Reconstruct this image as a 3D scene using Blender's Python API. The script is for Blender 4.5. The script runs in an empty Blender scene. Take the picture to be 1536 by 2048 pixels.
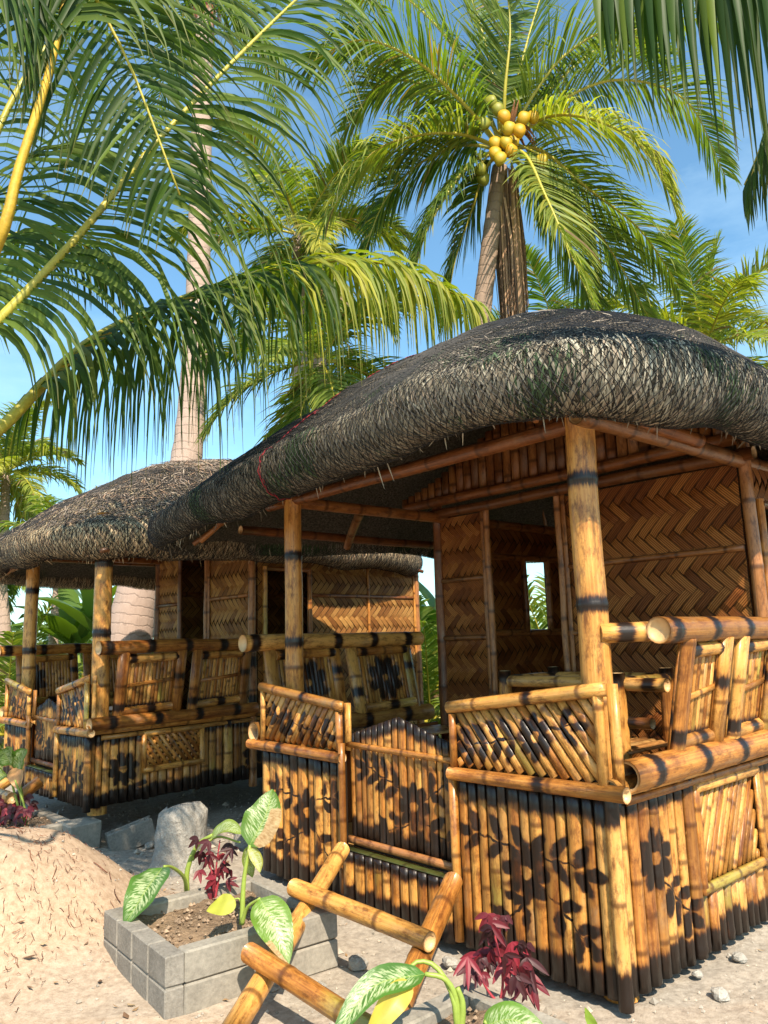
import bpy, math, random
import numpy as np
from mathutils import Vector, noise as mnoise
rng = random.Random(7)
nrg = np.random.default_rng(7)
sc = bpy.context.scene
col = sc.collection
PI = math.pi

# ------------------------------------------------------------------ camera
FPX, PITCH, ROLL, CAMH = 1540.0, math.radians(9.37), math.radians(1.8), 1.5
F_ = Vector((0, math.cos(PITCH), math.sin(PITCH)))
u0_ = Vector((0, -math.sin(PITCH), math.cos(PITCH)))
r0_ = Vector((1, 0, 0))
R_ = math.cos(ROLL) * r0_ - math.sin(ROLL) * u0_
Up_ = math.sin(ROLL) * r0_ + math.cos(ROLL) * u0_
CAM = Vector((0, 0, CAMH))
from mathutils import Matrix
cd = bpy.data.cameras.new('camera')
cam = bpy.data.objects.new('camera', cd)
col.objects.link(cam)
m = Matrix((R_, Up_, -F_)).transposed().to_4x4()
m.translation = CAM
cam.matrix_world = m
cd.sensor_fit = 'VERTICAL'
cd.sensor_height = 36.0
cd.lens = 36.0 * FPX / 2048.0
cd.clip_start = 0.05
cd.clip_end = 2000
sc.camera = cam

# ------------------------------------------------------------------ light
SUN_EL = math.radians(48)
SUN_H = Vector((0.30, -0.954, 0)).normalized()
sun_dir = Vector((SUN_H.x * math.cos(SUN_EL), SUN_H.y * math.cos(SUN_EL), math.sin(SUN_EL)))
world = bpy.data.worlds.new('World')
sc.world = world
world.use_nodes = True
wn, wl = world.node_tree.nodes, world.node_tree.links
wn.clear()
wo = wn.new('ShaderNodeOutputWorld')
bg = wn.new('ShaderNodeBackground')
sky = wn.new('ShaderNodeTexSky')
sky.sky_type = 'NISHITA'
sky.sun_disc = False
sky.sun_elevation = SUN_EL
sky.sun_rotation = math.atan2(sun_dir.x, sun_dir.y)
sky.altitude = 0
sky.air_density = 1.0
sky.dust_density = 1.0
sky.ozone_density = 0.0
bg.inputs['Strength'].default_value = 0.11
# thin high cloud veil over the whole sky
tc = wn.new('ShaderNodeTexCoord')
mp = wn.new('ShaderNodeMapping'); mp.inputs['Scale'].default_value = (1.6, 1.6, 4.5)
nz = wn.new('ShaderNodeTexNoise'); nz.inputs['Scale'].default_value = 1.7; nz.inputs['Detail'].default_value = 7; nz.inputs['Roughness'].default_value = 0.6
rp = wn.new('ShaderNodeValToRGB'); rp.color_ramp.elements[0].position = 0.48; rp.color_ramp.elements[1].position = 0.85
rp.color_ramp.elements[0].color = (0.0, 0.0, 0.0, 1); rp.color_ramp.elements[1].color = (0.38, 0.38, 0.38, 1)
mx = wn.new('ShaderNodeMix'); mx.data_type = 'RGBA'
mx.inputs['B'].default_value = (6.5, 8.5, 9.2, 1)
wl.new(tc.outputs['Generated'], mp.inputs[0]); wl.new(mp.outputs[0], nz.inputs['Vector'])
wl.new(nz.outputs['Fac'], rp.inputs[0]); wl.new(rp.outputs[0], mx.inputs['Factor'])
tint = wn.new('ShaderNodeMix'); tint.data_type = 'RGBA'; tint.blend_type = 'MULTIPLY'; tint.inputs['Factor'].default_value = 1.0; tint.inputs['B'].default_value = (0.92, 1.30, 1.36, 1)
wl.new(sky.outputs[0], tint.inputs['A']); wl.new(tint.outputs['Result'], mx.inputs['A']); wl.new(mx.outputs['Result'], bg.inputs[0]); wl.new(bg.outputs[0], wo.inputs[0])
sl = bpy.data.lights.new('sun', 'SUN')
sl.energy = 4.8
sl.angle = math.radians(0.55)
sl.color = (1.0, 0.86, 0.68)
so = bpy.data.objects.new('sun', sl)
col.objects.link(so)
so.rotation_euler = sun_dir.to_track_quat('Z', 'Y').to_euler()
sc.view_settings.view_transform = 'Standard'
sc.view_settings.look = 'None'
sc.view_settings.exposure = 0.84
sc.view_settings.gamma = 1
sc.cycles.max_bounces = 6
sc.cycles.diffuse_bounces = 3
sc.cycles.transmission_bounces = 4
sc.cycles.transparent_max_bounces = 4
sc.cycles.use_denoising = True

def at(px, py, y):
    d = F_ + R_ * ((px - 768) / FPX) - Up_ * ((py - 1024) / FPX)
    return CAM + d * (y / d.y)
def atz(px, py, z):
    d = F_ + R_ * ((px - 768) / FPX) - Up_ * ((py - 1024) / FPX)
    return CAM + d * ((z - CAMH) / d.z)

# ------------------------------------------------------------------ materials
class NT:
    def __init__(s, name):
        s.m = bpy.data.materials.new(name); s.m.use_nodes = True
        s.t = s.m.node_tree; s.t.nodes.clear()
        s.out = s.n('ShaderNodeOutputMaterial')
    def n(s, typ, ins=None, **kw):
        x = s.t.nodes.new(typ)
        for k, v in kw.items(): setattr(x, k, v)
        for k, v in (ins or {}).items():
            if hasattr(v, 'links') or isinstance(v, bpy.types.NodeSocket): s.t.links.new(v, x.inputs[k])
            else: x.inputs[k].default_value = v
        return x
    def math(s, op, a, b=0.0, c=None, clamp=False):
        ins = {0: a, 1: b}
        if c is not None: ins[2] = c
        return s.n('ShaderNodeMath', ins, operation=op, use_clamp=clamp).outputs[0]
    def mix(s, f, a, b, bt='MIX'):
        x = s.n('ShaderNodeMix', data_type='RGBA', blend_type=bt)
        for k, v in (('Factor', f), ('A', a), ('B', b)):
            if isinstance(v, bpy.types.NodeSocket): s.t.links.new(v, x.inputs[k])
            elif k == 'Factor': x.inputs[k].default_value = v
            else: x.inputs[k].default_value = (*v, 1) if len(v) == 3 else v
        return x.outputs['Result']
    def ramp(s, f, stops, interp='LINEAR'):
        x = s.n('ShaderNodeValToRGB', {0: f}); cr = x.color_ramp; cr.interpolation = interp
        while len(cr.elements) < len(stops): cr.elements.new(0.5)
        for e, (p, c) in zip(cr.elements, stops):
            e.position = p; e.color = (*c, 1) if not isinstance(c, (int, float)) else (c, c, c, 1)
        return x.outputs[0]
    def noise(s, vec, scale, detail=3, rough=0.5, out='Fac'):
        return s.n('ShaderNodeTexNoise', {'Vector': vec, 'Scale': scale, 'Detail': detail, 'Roughness': rough}).outputs[out]
    def attr(s, name, out='Fac'):
        return s.n('ShaderNodeAttribute', attribute_name=name).outputs[out]
    def uv(s, name='UVMap'):
        return s.n('ShaderNodeUVMap', uv_map=name).outputs[0]
    def scale(s, v, xyz):
        return s.n('ShaderNodeVectorMath', {0: v, 1: xyz}, operation='MULTIPLY').outputs[0]
    def bump(s, h, strength=0.3, dist=0.01):
        return s.n('ShaderNodeBump', {'Height': h, 'Strength': strength, 'Distance': dist}).outputs[0]
    def pbr(s, base, rough=0.5, normal=None, spec=0.5, coat=0.0, coatr=0.2):
        ins = {'Base Color': base if isinstance(base, bpy.types.NodeSocket) else (*base, 1), 'Roughness': rough,
               'Specular IOR Level': spec, 'Coat Weight': coat, 'Coat Roughness': coatr}
        if normal is not None: ins['Normal'] = normal
        p = s.n('ShaderNodeBsdfPrincipled', ins)
        return p.outputs[0]
    def done(s, sh):
        s.t.links.new(sh, s.out.inputs[0]); return s.m

def bamboo(name, light=(0.61, 0.30, 0.068), mid=(0.46, 0.185, 0.034), dark=(0.18, 0.054, 0.010), motif=None, hole=None, green=0.12, coat=0.2, rough=0.40):
    t = NT(name)
    uv = t.uv()
    rnd = t.n('ShaderNodeObjectInfo').outputs['Random']
    off = t.n('ShaderNodeCombineXYZ', {0: t.math('MULTIPLY', rnd, 37.0), 1: t.math('MULTIPLY', rnd, 91.0)}).outputs[0]
    p = t.n('ShaderNodeVectorMath', {0: uv, 1: off}, operation='ADD').outputs[0]
    streak = t.noise(t.scale(p, (90, 2.2, 1)), 1.0, 4, 0.6)
    blot = t.noise(t.scale(p, (14, 5, 1)), 1.0, 4, 0.65)
    spot = t.noise(t.scale(p, (60, 40, 1)), 1.0, 2, 0.6)
    f = t.math('ADD', t.math('MULTIPLY', streak, 0.55), t.math('MULTIPLY', blot, 0.6))
    f = t.math('ADD', f, t.math('MULTIPLY', t.math('SUBTRACT', rnd, 0.5), 0.42))
    c = t.ramp(f, [(0.28, dark), (0.5, mid), (0.68, light), (0.9, tuple(min(1, x * 1.12 + .03) for x in light))])
    g1 = t.noise(t.scale(p, (3, 1.6, 1)), 1.0, 2)
    r2 = t.math('FRACT', t.math('MULTIPLY', rnd, 13.7))
    gf = t.math('MULTIPLY', t.ramp(g1, [(0.5, 0.0), (0.66, 1.0)]), t.math('LESS_THAN', r2, green))
    c = t.mix(t.math('MULTIPLY', gf, 0.75), c, (0.30, 0.29, 0.055))
    r3 = t.math('FRACT', t.math('MULTIPLY', rnd, 7.31))
    c = t.mix(t.math('MULTIPLY', t.math('GREATER_THAN', r3, 0.8), t.math('MULTIPLY', blot, 0.9)), c, tuple(x * 0.75 for x in dark[:1]) + (dark[1] * 1.1, dark[2] * 1.4))
    c = t.mix(t.ramp(spot, [(0.66, 0.0), (0.76, 0.6)]), c, tuple(x * 0.55 for x in dark))
    nd = t.attr('node')
    c = t.mix(t.math('MULTIPLY', nd, 0.75), c, tuple(x * 0.35 for x in dark))
    stn = t.noise(t.scale(p, (22, 7, 1)), 1.0, 5, 0.75)
    c = t.mix(t.ramp(stn, [(0.48, 0.0), (0.64, 0.85)]), c, tuple(x * 0.7 for x in dark))
    scr = t.noise(t.scale(p, (160, 14, 1)), 1.0, 3, 0.7)
    c = t.mix(t.ramp(scr, [(0.66, 0.0), (0.74, 0.55)]), c, tuple(min(1, x * 1.25 + .05) for x in light))
    gy = t.noise(t.scale(p, (6, 3, 1)), 1.0, 4, 0.7)
    c = t.mix(t.ramp(gy, [(0.58, 0.0), (0.74, 0.45)]), c, (0.30, 0.22, 0.13))
    cut = t.attr('cut')
    c = t.mix(cut, c, (0.62, 0.40, 0.19))
    b = t.attr('burn')  # scorch marks, and painted shade inside hollow pole ends
    jit = t.noise(t.scale(p, (75, 6, 1)), 1.0, 4, 0.65)
    b = t.math('ADD', b, t.math('MULTIPLY', t.math('SUBTRACT', jit, 0.5), t.math('MULTIPLY', 1.5, t.math('MINIMUM', 1.0, t.math('MULTIPLY', b, 4.0)))))
    if motif:
        pn = t.uv('Panel')
        wob = t.n('ShaderNodeTexNoise', {'Vector': pn, 'Scale': 20.0, 'Detail': 4.0}).outputs['Color']
        wv = t.n('ShaderNodeVectorMath', {0: wob, 1: (0.5, 0.5, 0.5)}, operation='SUBTRACT').outputs[0]
        pn = t.n('ShaderNodeVectorMath', {0: t.scale(wv, (0.045, 0.045, 0)), 1: pn}, operation='ADD').outputs[0]
        cur = None
        for (cx, cy, ang, la, lb) in motif:
            mpn = t.n('ShaderNodeMapping', {'Vector': pn, 'Location': (cx, cy, 0), 'Rotation': (0, 0, ang), 'Scale': (la, lb, 1)}, vector_type='TEXTURE').outputs[0]
            ln = t.n('ShaderNodeVectorMath', {0: mpn}, operation='LENGTH').outputs['Value']
            cur = ln if cur is None else t.math('MINIMUM', cur, ln)
        mf = t.ramp(t.math('MULTIPLY', cur, 0.5), [(0.38, 1.0), (0.49, 0.55), (0.56, 0.22), (0.68, 0.0)])
        if hole:
            for (cx, cy, r) in hole:
                mpn = t.n('ShaderNodeMapping', {'Vector': pn, 'Location': (cx, cy, 0), 'Scale': (r, r, 1)}, vector_type='TEXTURE').outputs[0]
                ln = t.n('ShaderNodeVectorMath', {0: mpn}, operation='LENGTH').outputs['Value']
                mf = t.math('MULTIPLY', mf, t.ramp(ln, [(0.7, 0.0), (1.0, 1.0)]))
        mf = t.math('MULTIPLY', mf, t.ramp(blot, [(0.3, 0.5), (0.55, 1.0)]))
        b = t.math('MAXIMUM', b, mf)
    bc = t.ramp(b, [(0.0, 0.0), (0.3, 0.35), (0.62, 1.0)])
    burnc = t.mix(t.ramp(b, [(0.45, 0.0), (0.85, 1.0)]), (0.085, 0.026, 0.007), (0.013, 0.0065, 0.004))
    c = t.mix(bc, c, burnc)
    h = t.math('ADD', t.math('MULTIPLY', streak, 0.6), t.math('MULTIPLY', spot, 0.25))
    rg = t.math('ADD', rough - 0.08, t.math('MULTIPLY', blot, 0.22))
    return t.done(t.pbr(c, rg, t.bump(h, 0.8, 0.006), 0.38, coat, 0.2))

def leaf(px, py, ang, l, w=0.45): return (px, py, ang, l * .53, l * .53 * w)
def flower(cx, cy, R, n=8, ph=0.0):
    o = []
    for k in range(n):
        a = ph + 2 * PI * k / n
        o.append((cx + math.cos(a) * R * 0.6, cy + math.sin(a) * R * 0.6, a, R * 0.48, R * 0.29))
    return o
def sprig(x0, y0, x1, y1, n, l, bow=0.0, spread=0.9):
    """leaves in pairs along a stem"""
    o = []; dx, dy = x1 - x0, y1 - y0; a = math.atan2(dy, dx); L = math.hypot(dx, dy)
    for k in range(n):
        f = (k + 0.6) / n
        x = x0 + dx * f - dy * bow * math.sin(PI * f); y = y0 + dy * f + dx * bow * math.sin(PI * f)
        for s in (-1, 1):
            aa = a + s * spread
            o.append(leaf(x + math.cos(aa) * l * 0.55, y + math.sin(aa) * l * 0.55, aa, l))
    o.append(leaf(x1 + math.cos(a) * l * .4, y1 + math.sin(a) * l * .4, a, l))
    o.append(((x0 + x1) / 2 - dy * bow * .7, (y0 + y1) / 2 + dx * bow * .7, a, L * 0.5, 0.006))
    return o

M = {}
M['bamboo'] = bamboo('bamboo_varnished')
M['bamboo_dark'] = bamboo('bamboo_brown_shaded', (0.36, 0.145, 0.04), (0.25, 0.085, 0.022), (0.13, 0.04, 0.011), green=0.0)  # brown bamboo, darkened to carry the shade of parts under the roof
M['m_front_right'] = bamboo('bamboo_burnt_front_right', motif=flower(0.46, 0.45, 0.13) + sprig(0.38, 0.5, 0.78, 0.57, 3, 0.12, 0.05) + sprig(0.42, 0.36, 0.6, 0.2, 2, 0.115) + sprig(0.5, 0.5, 0.14, 0.5, 3, 0.12, -0.1) + sprig(0.34, 0.38, 0.16, 0.24, 2, 0.115), hole=[(0.46, 0.45, 0.035)], green=0.3)
M['m_gate'] = bamboo('bamboo_burnt_gate', motif=flower(1.22, 0.62, 0.12) + sprig(1.3, 0.68, 1.62, 0.78, 4, 0.115, 0.06) + sprig(1.14, 0.66, 0.95, 0.78, 2, 0.11) + sprig(1.26, 0.52, 1.46, 0.46, 2, 0.11) + sprig(1.16, 0.55, 0.96, 0.47, 2, 0.115), hole=[(1.22, 0.62, 0.032)], green=0.08)
M['m_front_left'] = bamboo('bamboo_burnt_front_left', motif=flower(2.14, 0.47, 0.13) + sprig(2.2, 0.54, 2.48, 0.58, 2, 0.12) + sprig(2.16, 0.36, 2.4, 0.25, 2, 0.12) + sprig(2.06, 0.4, 1.9, 0.22, 2, 0.115) + sprig(2.04, 0.55, 1.86, 0.6, 2, 0.1), hole=[(2.14, 0.47, 0.035)])
M['m_side'] = bamboo('bamboo_burnt_side', light=(0.62, 0.315, 0.08), mid=(0.50, 0.21, 0.043), motif=flower(0.30, 0.53, 0.13, 8, .2) + sprig(0.36, 0.43, 0.56, 0.24, 3, 0.11) + flower(1.62, 0.5, 0.13) + sprig(1.55, 0.42, 1.42, 0.26, 2, 0.11), hole=[(0.30, 0.53, 0.034), (1.62, 0.5, 0.034)], green=0.25)
M['m_panel_right'] = bamboo('bamboo_burnt_panel_right', motif=flower(0.36, 1.04, 0.1) + sprig(0.44, 1.03, 0.78, 0.97, 4, 0.105, 0.02, 1.1) + sprig(0.3, 1.08, 0.16, 1.1, 1, 0.1), hole=[(0.36, 1.04, 0.03)], green=0.2)
M['m_panel_left'] = bamboo('bamboo_burnt_panel_left', motif=flower(2.36, 0.99, 0.09) + sprig(2.28, 1.0, 1.92, 0.94, 3, 0.105, 0.02, 1.1) + sprig(2.4, 1.02, 2.52, 1.04, 1, 0.09), hole=[(2.36, 0.99, 0.022)])
M['m_back'] = bamboo('bamboo_burnt_backrest', light=(0.57, 0.28, 0.065), motif=flower(0.0, 0.0, 0.165, 8, PI / 8), hole=[(0, 0, 0.03)], green=0.0)

def woven_mat(name='woven_bamboo_strip', k=1.0):
    t = NT(name)
    uv = t.uv(); r = t.attr('rnd')
    off = t.n('ShaderNodeCombineXYZ', {0: t.math('MULTIPLY', r, 50.0), 1: t.math('MULTIPLY', r, 31.0)}).outputs[0]
    p = t.n('ShaderNodeVectorMath', {0: uv, 1: off}, operation='ADD').outputs[0]
    x = t.n('ShaderNodeSeparateXYZ', {0: uv}).outputs[0]
    split = t.math('PINGPONG', t.math('MULTIPLY', x, 84.0), 0.5)
    line = t.ramp(split, [(0.05, 0.0), (0.26, 1.0)])
    st = t.noise(t.scale(p, (70, 3, 1)), 1.0, 4, 0.6)
    f = t.math('ADD', t.math('MULTIPLY', st, 0.6), t.math('MULTIPLY', r, 0.5))
    c = t.ramp(f, [(0.2, (0.15, 0.052, 0.012)), (0.5, (0.37, 0.16, 0.04)), (0.8, (0.58, 0.31, 0.09))])
    c = t.mix(line, tuple((0.07, 0.028, 0.009)), c)
    if k != 1.0: c = t.mix(1.0, c, (k * 1.05, k * .78, k * .62), 'MULTIPLY')
    return t.done(t.pbr(c, 0.5, t.bump(t.math('ADD', line, t.math('MULTIPLY', st, 0.4)), 0.5, 0.004), 0.22, 0.0, 0.3))
M['woven'] = woven_mat()
M['woven_brown_shaded'] = woven_mat('woven_bamboo_brown_shaded', 0.72)  # brown stain plus the near walls' shade, put into the colour

def attrcol_mat(name, rough=0.7, transl=0.0, spec=0.3, tint=None, coat=0.0, bumpy=False):
    t = NT(name)
    c = t.attr('Col', 'Color')
    nrm = None
    if bumpy:
        nrm = t.bump(t.noise(t.n('ShaderNodeTexCoord').outputs['Object'], 60, 4, 0.6), 0.5, 0.01)
    sh = t.pbr(c, rough, nrm, spec, coat, 0.3)
    if transl > 0:
        tcx = t.mix(1.0, c, tint or (2.2, 1.9, 0.5), 'MULTIPLY')
        tr = t.n('ShaderNodeBsdfTranslucent', {'Color': tcx}).outputs[0]
        sh = t.n('ShaderNodeMixShader', {0: transl, 1: sh, 2: tr}).outputs[0]
    return t.done(sh)
M['thatch_bits'] = attrcol_mat('thatch_straw_bits', 0.75, 0.0, 0.25)
M['leaf'] = attrcol_mat('palm_leaflet', 0.5, 0.40, 0.24, (1.55, 1.75, 0.4))
M['broad'] = attrcol_mat('broad_leaf', 0.4, 0.30, 0.4, (1.8, 1.8, 0.4))
M['redleaf'] = attrcol_mat('red_leaf', 0.5, 0.15, 0.4, (2.2, 0.9, 0.9))
M['plain'] = attrcol_mat('coloured_matter', 0.6, 0.0, 0.3)
M['nut'] = attrcol_mat('coconut_husk', 0.5, 0.0, 0.35)

def thatch_base():
    t = NT('thatch_base')
    o = t.n('ShaderNodeTexCoord').outputs['Object']
    n1 = t.noise(o, 55, 5, 0.7); n2 = t.noise(o, 3.0, 3)
    c = t.ramp(n1, [(0.3, (0.03, 0.025, 0.018)), (0.55, (0.12, 0.10, 0.075)), (0.8, (0.28, 0.24, 0.17))])
    c = t.mix(t.ramp(n2, [(0.55, 0.0), (0.7, 0.5)]), c, (0.035, 0.05, 0.022))
    return t.done(t.pbr(c, 0.85, t.bump(n1, 0.9, 0.03), 0.2))
M['thatch'] = thatch_base()
def simple(name, c, rough=0.6, bs=40, bstr=0.3, var=0.35, spec=0.4, coat=0.0, dist=0.01):
    t = NT(name)
    o = t.n('ShaderNodeTexCoord').outputs['Object']
    n1 = t.noise(o, bs, 5, 0.65); n2 = t.noise(o, bs * 0.08, 3, 0.6)
    f = t.math('ADD', t.math('MULTIPLY', n1, 0.5), t.math('MULTIPLY', n2, 0.5))
    cc = t.ramp(f, [(0.3, tuple(x * (1 - var) for x in c)), (0.7, tuple(min(1, x * (1 + var)) for x in c))])
    return t.done(t.pbr(cc, rough, t.bump(n1, bstr, dist), spec, coat))
M['net'] = simple('black_net', (0.014, 0.014, 0.015), 0.6, spec=0.3)
M['rope'] = simple('red_rope', (0.26, 0.015, 0.025), 0.7, 200)
M['backing'] = simple('gap_shade_backing', (0.035, 0.018, 0.008), 0.8)  # dark sheet added behind slats so the gaps between look shaded
M['underthatch'] = simple('underside_thatch', (0.06, 0.05, 0.025), 0.85, 30, 0.8, 0.6)
M['greenb'] = bamboo('bamboo_green', (0.13, 0.15, 0.025), (0.09, 0.11, 0.02), (0.06, 0.05, 0.012), green=0.0)
M['floor'] = bamboo('bamboo_floor', (0.5, 0.28, 0.09), (0.4, 0.2, 0.06), (0.25, 0.1, 0.03))
M['concrete'] = simple('concrete', (0.27, 0.245, 0.205), 0.9, 45, 0.5, 0.42, 0.2, dist=0.006)
M['block'] = simple('concrete_block', (0.24, 0.22, 0.19), 0.92, 70, 0.6, 0.42, 0.2, dist=0.006)
M['soil'] = simple('planter_soil', (0.27, 0.19, 0.125), 0.95, 50, 1.0, 0.55, 0.1, dist=0.03)
M['stumpm'] = simple('grey_stone', (0.34, 0.32, 0.285), 0.9, 26, 0.9, 0.4, 0.2, dist=0.03)
M['rachis'] = simple('palm_rachis', (0.42, 0.36, 0.045), 0.4, 60, 0.15, 0.3)
M['rachis_yellow'] = simple('palm_petiole_yellow', (0.46, 0.29, 0.018), 0.6, 40, 0.4, 0.4)
M['stem'] = simple('green_stem', (0.26, 0.34, 0.06), 0.4, 60, 0.1, 0.2)
M['redstem'] = simple('red_stem', (0.36, 0.045, 0.06), 0.5, 60, 0.1, 0.2)
M['fibre'] = simple('palm_fibre', (0.26, 0.12, 0.05), 0.9, 60, 0.8, 0.5)

def trunk_mat(name, c, c2):
    t = NT(name)
    uv = t.uv()
    y = t.n('ShaderNodeSeparateXYZ', {0: uv}).outputs[1]
    o = t.n('ShaderNodeTexCoord').outputs['Object']
    n = t.noise(o, 9, 5, 0.65)
    ring = t.math('PINGPONG', t.math('ADD', t.math('MULTIPLY', y, 7.5), t.math('MULTIPLY', n, 0.9)), 0.5)
    rr = t.ramp(ring, [(0.0, 0.25), (0.12, 1.0)])
    n2 = t.noise(t.scale(uv, (40, 4, 1)), 1, 4, 0.6)
    cc = t.mix(n, c, c2)
    cc = t.mix(t.math('MULTIPLY', t.math('SUBTRACT', 1.0, rr), 0.38), cc, tuple(x * 0.4 for x in c2))
    cc = t.mix(t.ramp(n2, [(0.55, 0.0), (0.8, 0.45)]), cc, tuple(x * 0.5 for x in c2))
    return t.done(t.pbr(cc, 0.9, t.bump(t.math('ADD', rr, n2), 0.5, 0.02), 0.2))
M['trunk'] = trunk_mat('palm_trunk_grey', (0.47, 0.355, 0.295), (0.34, 0.25, 0.205))
M['trunk_brown'] = trunk_mat('palm_trunk_brown', (0.36, 0.265, 0.2), (0.25, 0.17, 0.125))

def ground_mat():
    t = NT('sandy_ground')
    o = t.n('ShaderNodeTexCoord').outputs['Object']
    n1 = t.noise(o, 0.8, 5, 0.6); n2 = t.noise(o, 28, 5, 0.7); n3 = t.noise(o, 140, 3, 0.6); n4 = t.noise(o, 4, 4, 0.6)
    sand = t.ramp(n2, [(0.3, (0.30, 0.205, 0.135)), (0.55, (0.45, 0.33, 0.23)), (0.8, (0.54, 0.41, 0.30))])
    grey = t.ramp(n2, [(0.3, (0.23, 0.20, 0.165)), (0.55, (0.37, 0.325, 0.27)), (0.75, (0.48, 0.43, 0.36))])
    mo = t.attr('mound')
    f = t.math('ADD', mo, t.math('MULTIPLY', t.math('SUBTRACT', n4, 0.5), 0.5), clamp=True)
    c = t.mix(f, grey, sand)
    c = t.mix(t.ramp(n3, [(0.62, 0.0), (0.75, 0.6)]), c, (0.16, 0.115, 0.08))
    gr = t.attr('grass')
    c = t.mix(t.math('MULTIPLY', gr, t.ramp(n4, [(0.3, 0.2), (0.6, 1.0)])), c, (0.13, 0.17, 0.03))
    h = t.math('ADD', t.math('MULTIPLY', n2, 1.0), t.math('MULTIPLY', n3, 0.5))
    return t.done(t.pbr(c, 0.95, t.bump(h, 0.55, 0.012), 0.15))
M['ground'] = ground_mat()

def dieff_mat():
    t = NT('variegated_leaf')
    uv = t.uv(); s = t.n('ShaderNodeSeparateXYZ', {0: uv}); x, y = s.outputs[0], s.outputs[1]
    o = t.n('ShaderNodeTexCoord').outputs['Object']
    ax = t.math('ABSOLUTE', x)
    nn = t.noise(uv, 7, 3)
    ph = t.math('ADD', t.math('MULTIPLY', t.math('SUBTRACT', y, t.math('MULTIPLY', ax, 0.16)), 15.0), t.math('MULTIPLY', nn, 2.6))
    w = t.math('PINGPONG', ph, 0.5)
    st = t.ramp(w, [(0.27, 0.0), (0.4, 1.0)])
    vc = t.n('ShaderNodeCombineXYZ', {0: t.math('MULTIPLY', x, 2.2), 1: t.math('MULTIPLY', t.math('SUBTRACT', y, t.math('MULTIPLY', ax, 0.16)), 34.0)}).outputs[0]
    br = t.ramp(t.noise(vc, 1.0, 3, 0.6), [(0.44, 0.0), (0.56, 1.0)])
    mask = t.ramp(ax, [(0.05, 0.9), (0.6, 0.95), (0.82, 0.0)])
    em = t.ramp(y, [(0.05, 0.0), (0.18, 1.0), (0.8, 1.0), (0.95, 0.0)])
    v = t.math('MULTIPLY', t.math('MULTIPLY', t.math('ADD', t.math('MULTIPLY', st, .25), .75), br), t.math('MULTIPLY', mask, em))
    base = t.attr('Col', 'Color')
    c = t.mix(v, base, (0.50, 0.58, 0.33))
    c = t.mix(t.ramp(ax, [(0.0, 0.8), (0.06, 0.0)]), c, (0.35, 0.45, 0.12))
    dm = t.attr('burn')
    dn = t.math('ADD', dm, t.math('MULTIPLY', t.math('SUBTRACT', t.noise(uv, 5, 4, 0.6), 0.5), 0.7))
    c = t.mix(t.ramp(dn, [(0.45, 0.0), (0.6, .9)]), c, t.ramp(t.noise(t.scale(uv, (3, 30, 1)), 1, 3), [(.3, (0.36, 0.19, 0.08)), (.7, (0.62, 0.46, 0.26))]))
    sh = t.pbr(c, 0.33, t.bump(w, 0.25, 0.004), 0.5)
    tr = t.n('ShaderNodeBsdfTranslucent', {'Color': t.mix(1.0, c, (1.5, 1.5, 0.5), 'MULTIPLY')}).outputs[0]
    return t.done(t.n('ShaderNodeMixShader', {0: 0.3, 1: sh, 2: tr}).outputs[0])
M['dieff'] = dieff_mat()

# ------------------------------------------------------------------ object helpers
ROOTLOC = {}
def rootloc(o):
    while o.parent is not None: o = o.parent
    return ROOTLOC.get(o.name, Vector((0, 0, 0)))
def link(o, parent=None):
    col.objects.link(o)
    if parent is not None: o.parent = parent
    return o
def thing(name, loc, label, cat, group=None):
    o = bpy.data.objects.new(name, None); o.empty_display_size = 0.1
    col.objects.link(o); o.location = loc
    ROOTLOC[o.name] = Vector(loc)
    o['label'] = label; o['category'] = cat
    if group: o['group'] = group
    return o
def part(name, parent):
    o = bpy.data.objects.new(name, None); o.empty_display_size = 0.05
    return link(o, parent)
def mk(name, V, Fc, mat, parent=None, uv=None, panel=None, fl=None, colr=None, smooth=True, kind=None):
    """V world verts (list or array), Fc faces, uv/panel per-vertex 2D, fl {name: per-vertex float}, colr per-vertex rgb"""
    V = np.asarray(V, dtype=np.float64)
    off = rootloc(parent) if parent is not None else Vector((0, 0, 0))
    me = bpy.data.meshes.new(name)
    Vl = V - np.array(off)
    me.from_pydata([tuple(x) for x in Vl] if len(Vl) < 5000 else Vl.tolist(), [], Fc if isinstance(Fc, list) else Fc.tolist())
    li = np.empty(len(me.loops), dtype=np.int32); me.loops.foreach_get('vertex_index', li)
    for nm, a in (('UVMap', uv), ('Panel', panel)):
        if a is not None:
            l = me.uv_layers.new(name=nm); a = np.asarray(a, dtype=np.float32)
            l.data.foreach_set('uv', a[li].ravel())
    for nm, a in (fl or {}).items():
        at_ = me.attributes.new(nm, 'FLOAT', 'POINT'); at_.data.foreach_set('value', np.asarray(a, dtype=np.float32))
    if colr is not None:
        at_ = me.attributes.new('Col', 'FLOAT_COLOR', 'POINT')
        c4 = np.ones((len(V), 4), dtype=np.float32); c4[:, :3] = colr
        at_.data.foreach_set('color', c4.ravel())
    if smooth: me.polygons.foreach_set('use_smooth', np.ones(len(me.polygons), dtype=bool))
    me.materials.append(mat)
    o = bpy.data.objects.new(name, me)
    if kind: o['kind'] = kind
    return link(o, parent)

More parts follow.
